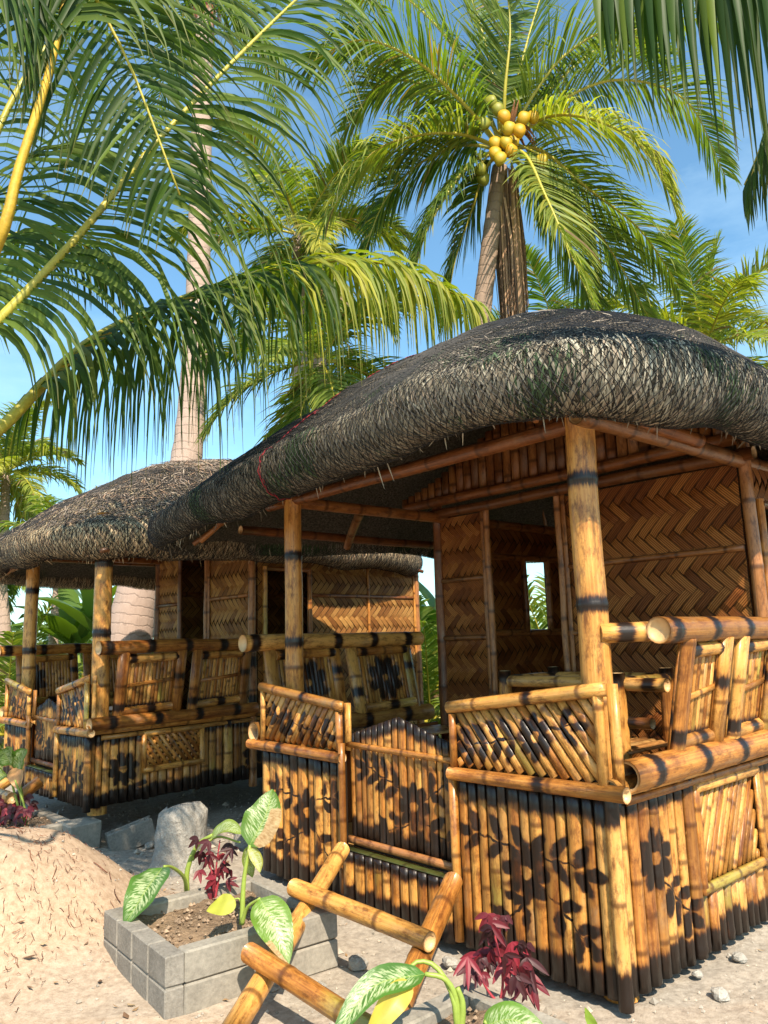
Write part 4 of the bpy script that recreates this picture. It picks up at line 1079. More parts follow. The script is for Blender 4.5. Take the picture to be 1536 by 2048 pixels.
# ------------------------------------------------------------------ palms
def hsvcol(base, s): return tuple(max(0.0, x * s) for x in base)
GREENS = [(0.075, 0.125, 0.026), (0.11, 0.165, 0.034), (0.155, 0.21, 0.043), (0.20, 0.245, 0.05)]
YELLS = [(0.27, 0.28, 0.045), (0.34, 0.33, 0.055), (0.21, 0.24, 0.04)]
def frond(name, parent, ctrl, nl, llen, width, droop=0.35, r0=0.03, petiole=0.14, cols=GREENS, segs=4, fold=True, separate=0, rmat='rachis', up=Vector((0, 0, 1)), seed=1, lift=0.35, dead=0.0, spread=(0.45, 0.95), tipcols=None):
    g_ = random.Random(seed)
    n = 28
    P = spline([Vector(c) for c in ctrl], n)
    rad = [r0 * (1 - 0.9 * (i / (n - 1)) ** 0.8) + 0.0025 for i in range(n)]
    V, Fc, UV = tube_geo(P, rad, 6)
    fr = mk(name, V, Fc, M[rmat], parent, UV)
    mb = MB(); made = 0
    bc = g_.choice(cols)
    for i in range(nl):
        f = petiole + (1 - petiole) * (i + g_.random() * 0.5) / nl
        k = f * (n - 1); k0 = min(n - 2, int(k)); p = P[k0].lerp(P[k0 + 1], k - k0)
        T = (P[min(n - 1, k0 + 2)] - P[max(0, k0 - 1)]).normalized()
        S = T.cross(up)
        if S.length < 1e-3: S = Vector((1, 0, 0))
        S.normalize(); Nn = S.cross(T).normalized()
        q = (f - petiole) / (1 - petiole)
        Ln = llen * (0.45 + 0.55 * min(1, q / 0.22)) * (1 - 0.62 * max(0, (q - 0.45) / 0.55) ** 1.4)
        a = spread[0] + (spread[1] - spread[0]) * q
        for sd in (-1, 1):
            if g_.random() < 0.03: continue
            d = (S * sd * math.cos(a) + T * math.sin(a) + Nn * (lift + g_.uniform(-.18, .18))).normalized()
            L_ = Ln * g_.uniform(0.85, 1.1)
            pts = [p.copy()]; dd = d.copy()
            dr = droop * g_.uniform(0.7, 1.35)
            sg = segs + (0)
            kink = g_.random() < 0.12
            for s in range(sg):
                w_ = dr * (0.5 + 1.1 * s / sg)
                if kink and s == sg // 2: w_ += 1.3
                dd = (dd + Vector((g_.uniform(-.05, .05), g_.uniform(-.05, .05), -w_))).normalized()
                pts.append(pts[-1] + dd * (L_ / sg))
            Vv = []; Ff = []
            wp = [0.55, 1.0, 0.95, 0.7, 0.42, 0.2][:sg] + [0.05] if sg >= 4 else [0.6, 1.0, 0.7, 0.05][:sg + 1]
            tw = g_.uniform(-0.7, 0.7)
            for s in range(sg + 1):
                dv = (pts[min(sg, s + 1)] - pts[max(0, s - 1)]).normalized()
                wv = T - dv * T.dot(dv)
                if wv.length < 1e-3: wv = S - dv * S.dot(dv)
                wv.normalize(); bn = dv.cross(wv)
                wv = wv * math.cos(tw) + bn * math.sin(tw); bn = dv.cross(wv)
                w = width * wp[min(s, len(wp) - 1)] * 0.5
                if fold: Vv += [pts[s] - wv * w + bn * w * 0.35, pts[s], pts[s] + wv * w + bn * w * 0.35]
                else: Vv += [pts[s] - wv * w, pts[s] + wv * w]
            m_ = 3 if fold else 2
            for s in range(sg):
                for e in range(m_ - 1): Ff.append((s * m_ + e, s * m_ + e + 1, (s + 1) * m_ + e + 1, (s + 1) * m_ + e))
            c = g_.choice(cols) if g_.random() < 0.5 else bc
            if tipcols and g_.random() < smooth01((q - .4) / .3): c = g_.choice(tipcols)
            v_ = g_.uniform(0.75, 1.25)
            c = tuple(x * v_ for x in c)
            if g_.random() < dead: c = tuple(x * v_ for x in (0.26, 0.17, 0.085))
            cl = []
            for s in range(sg + 1):
                tip = max(0, (s / sg - 0.78) / 0.22) * (0.6 if g_.random() < 0.5 else 0.1)
                cc = tuple(x * (1 - tip) + y * tip for x, y in zip(c, (0.25, 0.18, 0.06)))
                cl += [cc] * m_
            if made < separate:
                mk('leaflet', Vv, Ff, M['leaf'], fr, colr=np.array(cl)); made += 1
            else: mb.add(Vv, Ff, c=cl)
    if mb.v: mb.build('leaflets', M['leaf'], fr, kind='stuff')
    return fr

def trunk(parent, pts, rads, mat='trunk', seg=18, n=40):
    P = spline([Vector(p) for p in pts], n)
    R = [np.interp(i / (n - 1) * (len(rads) - 1), range(len(rads)), rads) * (1 + 0.03 * math.sin(i * 2.7)) for i in range(n)]
    V, Fc, UV = tube_geo(P, list(map(float, R)), seg)
    return mk('trunk', V, Fc, M[mat], parent, UV)

def arch(base, az, el, length, sag, n=5):
    """frond spine leaving base at azimuth/elevation and sagging"""
    pts = [Vector(base)]; d = Vector((math.cos(az) * math.cos(el), math.sin(az) * math.cos(el), math.sin(el)))
    st = length / n
    for k in range(n):
        pts.append(pts[-1] + d * st); d = (d + Vector((0, 0, -sag * (0.6 + 0.35 * k)))).normalized()
    return pts

def palm(label, base, crown, r, nf, length, seed, cols=GREENS, llen=0.6, width=0.03, nl=60, tmat='trunk', elr=(-0.5, 1.3), group='coconut palms', azr=(0, 2 * PI), sag=0.22, bend=(0, 0), name='coconut_palm', segs=3):
    g_ = random.Random(seed)
    base = Vector(base); crown = Vector(crown)
    t = thing(name, base, label, 'palm tree', group)
    if (crown - base).length > 0.5:
        mid = base.lerp(crown, 0.5) + Vector((bend[0], bend[1], 0))
        trunk(t, [base - Vector((0, 0, .1)), mid, crown], [r * 1.25, r, r * 0.85])
    for k in range(nf):
        f = (k + 0.5) / nf
        az = azr[0] + (azr[1] - azr[0]) * ((k * 0.618034) % 1.0) + g_.uniform(-.2, .2)
        el = elr[1] - (elr[1] - elr[0]) * f + g_.uniform(-.12, .12)
        Ln = length * g_.uniform(0.85, 1.1)
        frond('frond', t, arch(crown, az, el, Ln, sag * g_.uniform(.8, 1.2)), nl, llen, width, droop=0.3, r0=0.03 * length / 3, cols=cols, segs=segs, fold=False, seed=seed * 100 + k, dead=0.04 + (0.1 if f > 0.8 else 0))
    return t

# hero palm above the near hut's roof ------------------------------------------------
Y0 = 9.6
crA = at(1005, 300, Y0)
hero = thing('coconut_palm', at(935, 1000, Y0) * 1.0, 'tall coconut palm with a bunch of yellow coconuts above the near hut roof', 'palm tree', 'coconut palms')
hb = at(935, 1000, Y0); hb.z = 0; hero.location = hb; ROOTLOC[hero.name] = hb
trunk(hero, [hb, at(944, 850, Y0), at(956, 700, Y0), at(970, 570, Y0), at(985, 450, Y0), at(1000, 335, Y0)], [0.19, 0.15, 0.13, 0.12, 0.115, 0.11], 'trunk_brown')
HF = [  # (control px, py, depth) after the crown; droop, colour set, leaflet length
    ([(985, 150, 9.7), (950, 20, 9.9), (900, -110, 10.2)], .12, GREENS, .75),
    ([(1040, 140, 9.9), (1080, 0, 10.3), (1130, -130, 10.8)], .12, GREENS, .75),
    ([(960, 190, 9.9), (880, 60, 10.2), (780, -20, 10.6), (690, 0, 10.9)], .2, GREENS, .75),
    ([(1090, 190, 9.8), (1200, 95, 10.2), (1340, 40, 10.6), (1490, 45, 11.0)], .25, GREENS + YELLS[2:], .75),
    ([(1100, 215, 9.6), (1230, 160, 9.6), (1370, 200, 9.7), (1450, 350, 9.8)], .28, GREENS, .8),
    ([(1090, 235, 9.3), (1190, 240, 8.9), (1290, 300, 8.6), (1350, 410, 8.5)], .45, YELLS + GREENS[3:], .8),
    ([(1080, 300, 9.6), (1180, 380, 9.7), (1280, 460, 9.8), (1360, 575, 10)], .35, GREENS + YELLS[:1], .75),
    ([(1080, 330, 9.9), (1170, 430, 10.1), (1240, 530, 10.2), (1300, 640, 10.3)], .35, GREENS, .75),
    ([(1050, 310, 9.2), (1090, 390, 8.9), (1130, 480, 8.7), (1185, 610, 8.6)], .22, YELLS + GREENS[3:], .68),
    ([(940, 230, 9.5), (850, 170, 9.5), (760, 170, 9.6), (690, 260, 9.7)], .3, GREENS + YELLS[2:], .75),
    ([(930, 270, 9.3), (840, 270, 9.1), (740, 310, 9.0), (650, 440, 9.0)], .4, GREENS + YELLS[:1], .8),
    ([(930, 290, 9.7), (850, 320, 9.8), (770, 400, 9.9), (720, 530, 10)], .38, GREENS, .75),
    ([(950, 320, 9.4), (900, 380, 9.2), (850, 470, 9.1), (820, 590, 9.1)], .35, GREENS + YELLS[2:], .7),
    ([(970, 340, 9.7), (940, 430, 9.8), (910, 520, 9.8), (890, 640, 9.8)], .3, GREENS, .65),
    ([(1060, 350, 10.1), (1120, 450, 10.3), (1170, 560, 10.5), (1200, 660, 10.6)], .3, GREENS, .65),
    ([(930, 210, 9.2), (830, 120, 8.9), (720, 80, 8.8), (610, 130, 8.8)], .35, GREENS + YELLS[2:], .8),
    ([(1010, 180, 9.3), (1020, 60, 9.2), (1010, -60, 9.2)], .1, GREENS, .7),
    ([(1060, 200, 9.4), (1130, 110, 9.3), (1230, 60, 9.3), (1330, 110, 9.3)], .3, GREENS, .75),
]
for k, (c, dr, cols, ll) in enumerate(HF):
    frond('frond', hero, [crA] + [at(*q) for q in c], 130, ll * 1.25, 0.028, droop=dr * 0.75, r0=0.035, cols=cols, segs=4, fold=False, seed=500 + k, dead=0.015, rmat='rachis', petiole=0.16, lift=0.25)
def ovoid(name, parent, c, r, ax, colr, mat, seed):
    V = []; Fc = []; C = []; g_ = random.Random(seed); X, Y = basis(ax); ax = ax.normalized()
    nu, nv = 12, 8
    for j in range(nv + 1):
        ph = PI * j / nv
        for k in range(nu):
            a = 2 * PI * k / nu
            rr = r * math.sin(ph) * (1 + 0.11 * math.cos(3 * a)) * (0.94 + 0.06 * math.cos(ph))
            V.append(c + (X * math.cos(a) + Y * math.sin(a)) * rr + ax * (-math.cos(ph) * r * 1.18))
            q = j / nv
            tp = max(0, 0.25 - q) * 3 if True else 0
            C.append(tuple(x * (1 - tp * .6) * g_.uniform(.93, 1.05) for x in colr))
    for j in range(nv):
        for k in range(nu): Fc.append((j * nu + k, j * nu + (k + 1) % nu, (j + 1) * nu + (k + 1) % nu, (j + 1) * nu + k))
    return mk(name, V, Fc, mat, parent, colr=np.array(C))
NUTS = [(1008, 235, 0), (1047, 238, 0), (1018, 258, -.1), (1038, 262, -.12), (990, 288, 0), (1012, 286, -.05), (1022, 302, -.1), (990, 308, -.05), (1000, 318, -.12), (968, 248, .05), (1066, 235, .05), (1026, 285, .1), (982, 205, .05), (995, 220, .05), (1084, 322, .1), (962, 340, .1), (966, 358, .15)]
for k, (px, py, dd) in enumerate(NUTS):
    c = at(px, py, 9.1 + dd)
    cc = [(0.52, 0.27, 0.008), (0.46, 0.28, 0.01), (0.42, 0.29, 0.014)][k % 3]
    if k in (9, 12, 13, 15, 16): cc = (0.22, 0.22, 0.02)
    ovoid('coconut', hero, c, 0.088, Vector((rng.uniform(-.4, .4), rng.uniform(-.5, 0), -1)), cc, M['nut'], k)
    pts = spline([crA + Vector((0, -.12, .12)), (crA + c) / 2 + Vector((0, -.08, .08)), c + Vector((0, 0, .08))], 6)
    Vv, Ff, Uu = tube_geo(pts, 0.014, 5); mk('nut_stalk', Vv, Ff, M['rachis'], hero, Uu)
# dry flower sheaths and old fibre at the crown
for k in range(9):
    a = rng.uniform(0, 2 * PI)
    pts = [crA + Vector((math.cos(a) * .05, -.15 + math.sin(a) * .05, -.05)), crA + Vector((math.cos(a) * .25, -.22 + math.sin(a) * .2, .15)), crA + Vector((math.cos(a) * .42, -.25 + math.sin(a) * .3, .35 if k % 2 else -.1))]
    Vv, Ff, Uu = tube_geo(spline(pts, 8), [.03, .035, .035, .03, .025, .02, .012, .004], 6); mk('dry_sheath', Vv, Ff, M['fibre'], hero, Uu)
# hanging skirt of dead brown fronds beside the trunk
mb = MB()
for k in range(420):
    a = rng.uniform(0, 2 * PI); rr = 0.19 * math.sqrt(rng.random())
    q0 = at(1012 + math.cos(a) * 12, 370 + rng.uniform(-30, 60), 9.65) + Vector((math.cos(a) * rr * .4, math.sin(a) * rr, 0))
    q1 = at(1030, 650 + rng.uniform(-60, 50), 9.8) + Vector((math.cos(a) * rr, math.sin(a) * rr, 0))
    d = (q1 - q0); mm = q0 + d * .5 + Vector((rng.uniform(-.04, .04), rng.uniform(-.04, .04), 0)); w = Vector((rng.uniform(-1, 1), rng.uniform(-1, 1), 0)).normalized() * rng.uniform(.006, .016)
    v_ = rng.uniform(.5, 1.4); mb.add([q0 - w, q0 + w, mm + w, mm - w, q1 + w * .4, q1 - w * .4], [(0, 1, 2, 3), (3, 2, 4, 5)], c=tuple(x * v_ for x in (0.34, 0.21, 0.125)))
mb.build('dead_frond_skirt', M['plain'], hero, kind='stuff')

# tall trunk behind the far hut ------------------------------------------------------
Tb = at(245, 1300, 11.0); Tb.z = 0
tall = thing('coconut_palm', Tb, 'tall pale leaning palm trunk rising behind the far hut to the top edge', 'palm tree', 'coconut palms')
trunk(tall, [Tb, at(268, 1220, 11), at(345, 1010, 11.2), at(378, 880, 11.4), at(395, 600, 11.6), at(402, 300, 11.8), at(408, 40, 12), at(412, -60, 12.1)], [0.36, 0.31, 0.25, 0.225, 0.19, 0.175, 0.165, 0.16], 'trunk', 20, 60)
crT = at(412, -60, 12.1)
mb = MB()
for k in range(160):
    a = rng.uniform(0, 2 * PI); q0 = crT + Vector((math.cos(a) * .3, math.sin(a) * .3, rng.uniform(.1, .4))); q1 = crT + Vector((math.cos(a) * .26, math.sin(a) * .26, -rng.uniform(.5, 1.35)))
    w = Vector((-math.sin(a), math.cos(a), 0)) * rng.uniform(.01, .03); v_ = rng.uniform(.5, 1.4)
    mb.add([q0 - w, q0 + w, q1 + w * .3, q1 - w * .3], [(0, 1, 2, 3)], c=tuple(x * v_ for x in (0.30, 0.1, 0.04)))
mb.build('crown_fibre', M['plain'], tall, kind='stuff')
for k in range(16):
    f = (k + .5) / 16; az = k * 2.39996; el = 1.1 - 1.5 * f
    frond('frond', tall, arch(crT + Vector((0, 0, .3)), az, el, 3.6, .2), 56, .75, .035, droop=.35, r0=.035, cols=GREENS + YELLS[2:], segs=3, fold=False, seed=900 + k)

palm('mid palm with hanging yellow green fronds between tall trunk and coconut palm', Vector((at(590, 900, 13.2).x, 13.2, 0)), at(600, 470, 13.2), .15, 18, 2.6, 41, GREENS + YELLS, .8, .04, 84, elr=(-1.1, 1.2), sag=.26)
palm('low palm with grey green drooping fronds just behind the gap between both roofs', Vector((at(630, 1000, 11.5).x, 11.5, 0)), at(640, 720, 11.5), .13, 15, 2.2, 43, GREENS + YELLS[2:], .75, .036, 80, elr=(-1.2, .9), sag=.26)
palm('small sunlit palm at the far left edge beyond the far hut', Vector((at(10, 1200, 20).x, 20, 0)), at(12, 945, 20), .13, 24, 2.3, 47, YELLS + GREENS[3:], .7, .05, 66, elr=(-1.0, 1.3), sag=.2)
palm('bright young palm peeking over the right end of the near roof', Vector((at(1430, 1000, 13).x, 13, 0)), at(1410, 700, 13), .13, 14, 2.2, 53, YELLS + GREENS[2:], .75, .036, 76, elr=(-.4, 1.4), sag=.16)
palm('shaded palm behind the right shoulder of the near roof', Vector((at(1230, 1000, 15).x, 15, 0)), at(1130, 720, 15), .14, 14, 2.4, 59, GREENS, .7, .04, 66, elr=(-.6, 1.2), sag=.2)
# young stemless palms seen under the roofs
for k, (px, y, ln, lab) in enumerate(((20, 12.5, 2.3, 'young yellow green palm under the left end of the far hut roof'), (855, 12.5, 2.2, 'young palm seen in the gap between far hut wall and near hut wall'),
                                  (1120, 10.8, 2.2, 'young palm seen through the near hut window'), (215, 16, 2.2, 'young palm among the banana plants beyond the far hut terrace'))):
    q = at(px, 1280, y); q.z = 0.2
    palm(lab, Vector((q.x, q.y, 0)), q, .1, 15, ln, 70 + k, YELLS[2:] + GREENS[1:], .55, .045, 40, elr=(.1, 1.45), sag=.17, group='young palms', name='young_palm')

# near palm at the left, its crown just outside the frame ------------------------------
cG = at(-260, 900, 3.0)
G = thing('coconut_palm', Vector((cG.x - 0.1, cG.y, 0)), 'near coconut palm whose long fronds sweep in from the left edge', 'palm tree', 'coconut palms')
trunk(G, [Vector((cG.x - .1, cG.y, -.1)), Vector((cG.x, cG.y, 1.2)), cG], [.2, .17, .16], 'trunk_brown')
GD = [(0.042, 0.085, 0.014), (0.06, 0.11, 0.017), (0.034, 0.07, 0.014), (0.10, 0.15, 0.022)]
frond('frond', G, [cG, at(-60, 905, 3.3), at(170, 690, 3.7), at(350, 603, 4.1), at(560, 535, 4.6), at(760, 525, 5.0), at(955, 610, 5.3)], 150, 1.15, .030, droop=1.0, r0=.034, petiole=.26, cols=GD + [(0.14, 0.18, 0.03)], segs=6, separate=110, rmat='rachis', seed=1001, lift=.30, spread=(.3, .7), tipcols=[(0.24, 0.26, 0.035), (0.18, 0.22, 0.03), (0.32, 0.31, 0.04)])
frond('frond', G, [cG, at(-60, 700, 2.95), at(150, 480, 3.1), at(330, 265, 3.3), at(540, 50, 3.6), at(690, -90, 3.9)], 120, 1.0, .028, droop=.40, r0=.028, petiole=.24, cols=GD, segs=6, separate=110, rmat='rachis', seed=1002, lift=.1, spread=(.25, .7), up=Vector((.2, -.75, .65)))
frond('frond', G, [cG, at(-30, 540, 2.4), at(40, 330, 2.4), at(105, 120, 2.5), at(160, -100, 2.7), at(290, -350, 3.2), at(520, -520, 3.8)], 80, .9, .032, droop=.5, r0=.022, petiole=.55, cols=GD, segs=6, separate=0, rmat='rachis_yellow', seed=1003, lift=.25)
frond('frond', G, [cG, at(-70, 420, 3.6), at(60, 140, 3.8), at(230, -30, 4.0), at(420, -10, 4.3), at(560, 110, 4.6)], 80, .75, .026, droop=.42, r0=.024, petiole=.2, cols=GD + [(0.14, 0.18, 0.03)], segs=6, separate=80, rmat='rachis', seed=1004, lift=.1, spread=(.3, .75), up=Vector((.1, -.6, .8)))
frond('frond', G, [cG, at(-200, 400, 2.7), at(-120, -60, 2.5), at(90, -120, 2.5), at(235, 80, 2.6), at(360, 390, 2.7)], 90, .8, .018, droop=.32, r0=.016, petiole=.25, cols=GD, segs=5, rmat='rachis', seed=1006, lift=.05, spread=(.2, .6), up=Vector((0, -1, .2)))
frond('frond', G, [cG, at(-170, 760, 3.4), at(-90, 560, 3.9), at(20, 470, 4.4), at(150, 480, 4.8), at(260, 580, 5.1)], 70, .7, .026, droop=.55, r0=.024, petiole=.25, cols=GD, segs=5, rmat='rachis', seed=1007, lift=.15)

# near palm off the right edge ---------------------------------------------------------
cH = Vector((4.4, 2.1, 4.5))
H = thing('coconut_palm', Vector((4.6, 2.0, 0)), 'near palm whose leaflets hang into the top right corner', 'palm tree', 'coconut palms')
trunk(H, [Vector((4.6, 2.0, -.1)), Vector((4.5, 2.0, 2)), cH], [.2, .17, .16], 'trunk_brown')
frond('frond', H, [cH, at(2100, -420, 2.3), at(1700, -260, 2.3), at(1430, -120, 2.4), at(1190, -45, 2.55)], 46, .95, .032, droop=2.6, r0=.04, petiole=.38, cols=GD + [(0.12, 0.17, 0.02)], segs=6, separate=60, seed=1101, lift=-.9, spread=(.1, .3))
frond('frond', H, [cH, at(2200, 120, 2.6), at(1850, 60, 2.6), at(1590, 190, 2.7), at(1490, 370, 2.8)], 44, .5, .014, droop=.6, r0=.03, petiole=.4, cols=GD[:3], segs=5, separate=40, seed=1102, lift=-.1)
frond('frond', H, [cH, at(1900, -350, 3.2), at(1600, -180, 3.4), at(1420, -30, 3.6)], 40, .55, .03, droop=1.0, r0=.03, petiole=.4, cols=GD, segs=5, separate=20, seed=1103, lift=-.2)
for k in range(8):
    frond('frond', H, arch(cH, -1.2 + k * .45, .9 - .12 * k, 3.0, .2), 50, .7, .036, cols=GD, segs=3, fold=False, seed=1110 + k)

# ------------------------------------------------------------------ far greenery
def banana(label, px, y, h, seed, n=8):
    g_ = random.Random(seed)
    b = at(px, 1280, y); b.z = 0
    t = thing('banana_plant', b, label, 'banana plant', 'banana plants beyond the huts')
    V, Fc, UV = tube_geo([b, b + Vector((.03, 0, h * .35)), b + Vector((0, 0, h * .6))], [.13, .1, .07], 10); mk('stem', V, Fc, M['stem'], t, UV)
    for k in range(n):
        az = k * 2.4 + g_.uniform(-.3, .3); L_ = g_.uniform(1.1, 1.6); el = g_.uniform(.5, 1.25)
        P = spline(arch(b + Vector((0, 0, h * .55)), az, el, L_, .2), 12); V = []; Fc = []
        v_ = g_.uniform(.8, 1.3); c0 = tuple(x * v_ for x in ((0.11, 0.19, 0.035) if k % 3 else (0.17, 0.24, 0.04)))
        S = Vector((-math.sin(az), math.cos(az), 0))
        for i, p in enumerate(P):
            f = i / 11; w = .24 * math.sin(PI * min(1, .12 + f * .9)) ** .6 if f < 1 else .02
            jg = g_.uniform(.8, 1.0); dz = Vector((0, 0, -.35 * w))
            V += [p + S * w * jg + dz, p, p - S * w * jg + dz]
        for i in range(11): Fc += [(i * 3, i * 3 + 1, i * 3 + 4, i * 3 + 3), (i * 3 + 1, i * 3 + 2, i * 3 + 5, i * 3 + 4)]
        mk('leaf', V, Fc, M['broad'], t, colr=np.array([c0] * len(V)))
banana('banana plant with broad leaves left of the leaning trunk under far roof', 150, 13.5, 2.9, 1)
banana('taller banana plant right beside the far hut corner post', 205, 13, 3.1, 2)
banana('banana plant half hidden by the leaning grey trunk', 232, 14.5, 3.3, 3)
banana('banana plant behind the gap between the two huts', 900, 14, 3.0, 4)
pt = at(107, 1290, 14); pt.z = 0
pp = thing('coconut_palm', pt, 'slim pale straight trunk standing beyond the far hut terrace', 'palm tree', 'slim trunks beyond the far hut')
trunk(pp, [pt, pt + Vector((0, 0, 1.8)), pt + Vector((.1, 0, 3.6))], [.1, .085, .08])
for k in range(10): frond('frond', pp, arch(pt + Vector((.1, 0, 3.6)), k * 2.4, .9 - .15 * k, 1.6, .2), 34, .45, .04, segs=3, fold=False, seed=1300 + k)
pt = at(8, 1290, 13); pt.z = 0
pp = thing('coconut_palm', pt, 'pale trunk at the left edge beside far hut post', 'palm tree', 'slim trunks beyond the far hut')
trunk(pp, [pt, pt + Vector((0, 0, 1.6)), pt + Vector((-.2, 0, 3.2))], [.14, .12, .1])
for k in range(8): frond('frond', pp, arch(pt + Vector((-.2, 0, 3.2)), k * 2.4, .2 - .12 * k, 1.4, .2), 34, .45, .04, segs=3, fold=False, seed=1400 + k)

# dense thicket far behind (reads as one mass) and grass
n = 26000
X = nrg.uniform(-26, 22, n); Y = nrg.uniform(17.5, 24, n)
top = np.array([1.9 + 1.0 * mnoise.noise((x * .35, y * .35, 2)) + .5 * mnoise.noise((x * 1.3, y * 1.3, 4)) for x, y in zip(X, Y)])
Z = nrg.uniform(0, 1, n) * top
P = np.stack([X, Y, Z], 1)
d = nrg.normal(0, 1, (n, 3)); d[:, 2] = d[:, 2] * .6 - .2; d /= np.linalg.norm(d, axis=1, keepdims=True)
w = np.cross(d, nrg.normal(0, 1, (n, 3))); w /= np.linalg.norm(w, axis=1, keepdims=True) + 1e-9
Ls = nrg.uniform(.15, .5, (n, 1)); Ws = nrg.uniform(.03, .1, (n, 1))
V = np.stack([P - w * Ws * .3, P + d * Ls * .5 - w * Ws, P + d * Ls, P + d * Ls * .5 + w * Ws], 1)
C = np.array(GREENS)[nrg.integers(0, 4, n)] * nrg.uniform(.5, 1.4, (n, 1))
th = mk('thicket', V.reshape(-1, 3), (np.arange(n)[:, None] * 4 + np.arange(4)[None]), M['broad'], None, colr=np.repeat(C, 4, axis=0), smooth=False, kind='stuff')
th['label'] = 'dense dark green thicket far behind the huts'; th['category'] = 'thicket'
n = 16000
X = nrg.uniform(-9, 9, n); Y = nrg.uniform(9.8, 17, n); P = np.stack([X, Y, np.full(n, -.02)], 1)
d = nrg.normal(0, .3, (n, 3)); d[:, 2] = 1; d /= np.linalg.norm(d, axis=1, keepdims=True); w = np.stack([nrg.normal(0, 1, n), nrg.normal(0, 1, n), np.zeros(n)], 1); w /= np.linalg.norm(w, axis=1, keepdims=True)
Ls = nrg.uniform(.06, .2, (n, 1)); V = np.stack([P - w * .008, P + w * .008, P + d * Ls], 1)
C = np.array([(0.12, 0.17, 0.03), (0.18, 0.22, 0.04), (0.08, 0.12, 0.02)])[nrg.integers(0, 3, n)] * nrg.uniform(.7, 1.3, (n, 1))
gs = mk('grass', V.reshape(-1, 3), (np.arange(n)[:, None] * 3 + np.arange(3)[None]), M['broad'], None, colr=np.repeat(C, 3, axis=0), smooth=False, kind='stuff')
gs['label'] = 'short bright grass on the ground behind the huts'; gs['category'] = 'grass'

# ------------------------------------------------------------------ ladder
ld = thing('bamboo_ladder', Vector((-.2, 3.6, 0)), 'short varnished bamboo ladder leaning on the near hut gate', 'ladder')
gz = lambda x, y: ground_h(x, y)
a0, a1 = A0 + UA * 1.66 - VA * .11 + Vector((0, 0, .36)), Vector((-.64, 3.14, .06))
b0, b1 = A0 + UA * 0.82 - VA * .11 + Vector((0, 0, .36)), Vector((-.10, 2.86, .06))
pole('rail', ld, a0, a1, .044, nodes=[.12, .5, .9, 1.25], r1=.047, hollow=.015, seg=16)
pole('rail', ld, b0, b1, .046, nodes=[.2, .55, .95], r1=.048, hollow=.015, seg=16)
for fa, fb, ea, eb in ((.40, .46, .10, .05), (.77, .92, .10, .2)):
    q0 = a0.lerp(a1, fa); q1 = b0.lerp(b1, fb); dd = (q1 - q0).normalized()
    pole('rung', ld, q0 - dd * ea + Vector((0, -.02, .075)), q1 + dd * eb + Vector((0, -.02, .064)), .042, nodes=[.28, .62], hollow=.012, seg=16)

# interior stand on the near hut terrace
tbl = thing('bamboo_stand', LA(.9, 1.15, .2), 'bamboo stand with burnt post tops on the near hut terrace behind right panel', 'stand')
for (u, v) in ((.47, .88), (1.30, .92), (.47, 1.38), (1.28, 1.4)):
    pole('post', tbl, LA(u, v, .22), LA(u, v, 1.28), .042, burn=[(1.01, 1.2)], hollow=.01)
for (p, q) in (((.2, .9), (1.30, .93)), ((.47, 1.38), (1.28, 1.4)), ((.47, .9), (.47, 1.38)), ((1.29, .92), (1.28, 1.4))):
    pole('rail', tbl, LA(*p, 1.22), LA(*q, 1.22), .036, burn=[(.08, .11), (.4, .43)], hollow=.01)
pole('rail', tbl, LA(.3, .9, 1.02), LA(1.3, .93, 1.02), .03, M['bamboo_dark'], burn=[(.1, .13)])
for k in range(12): slat('seat_slat', tbl, M['floor'], LA(.45 + k * .072, .86, .86), LA(.45 + k * .072, 1.42, .86), .068, Vector((0, 0, 1)), h=.014)

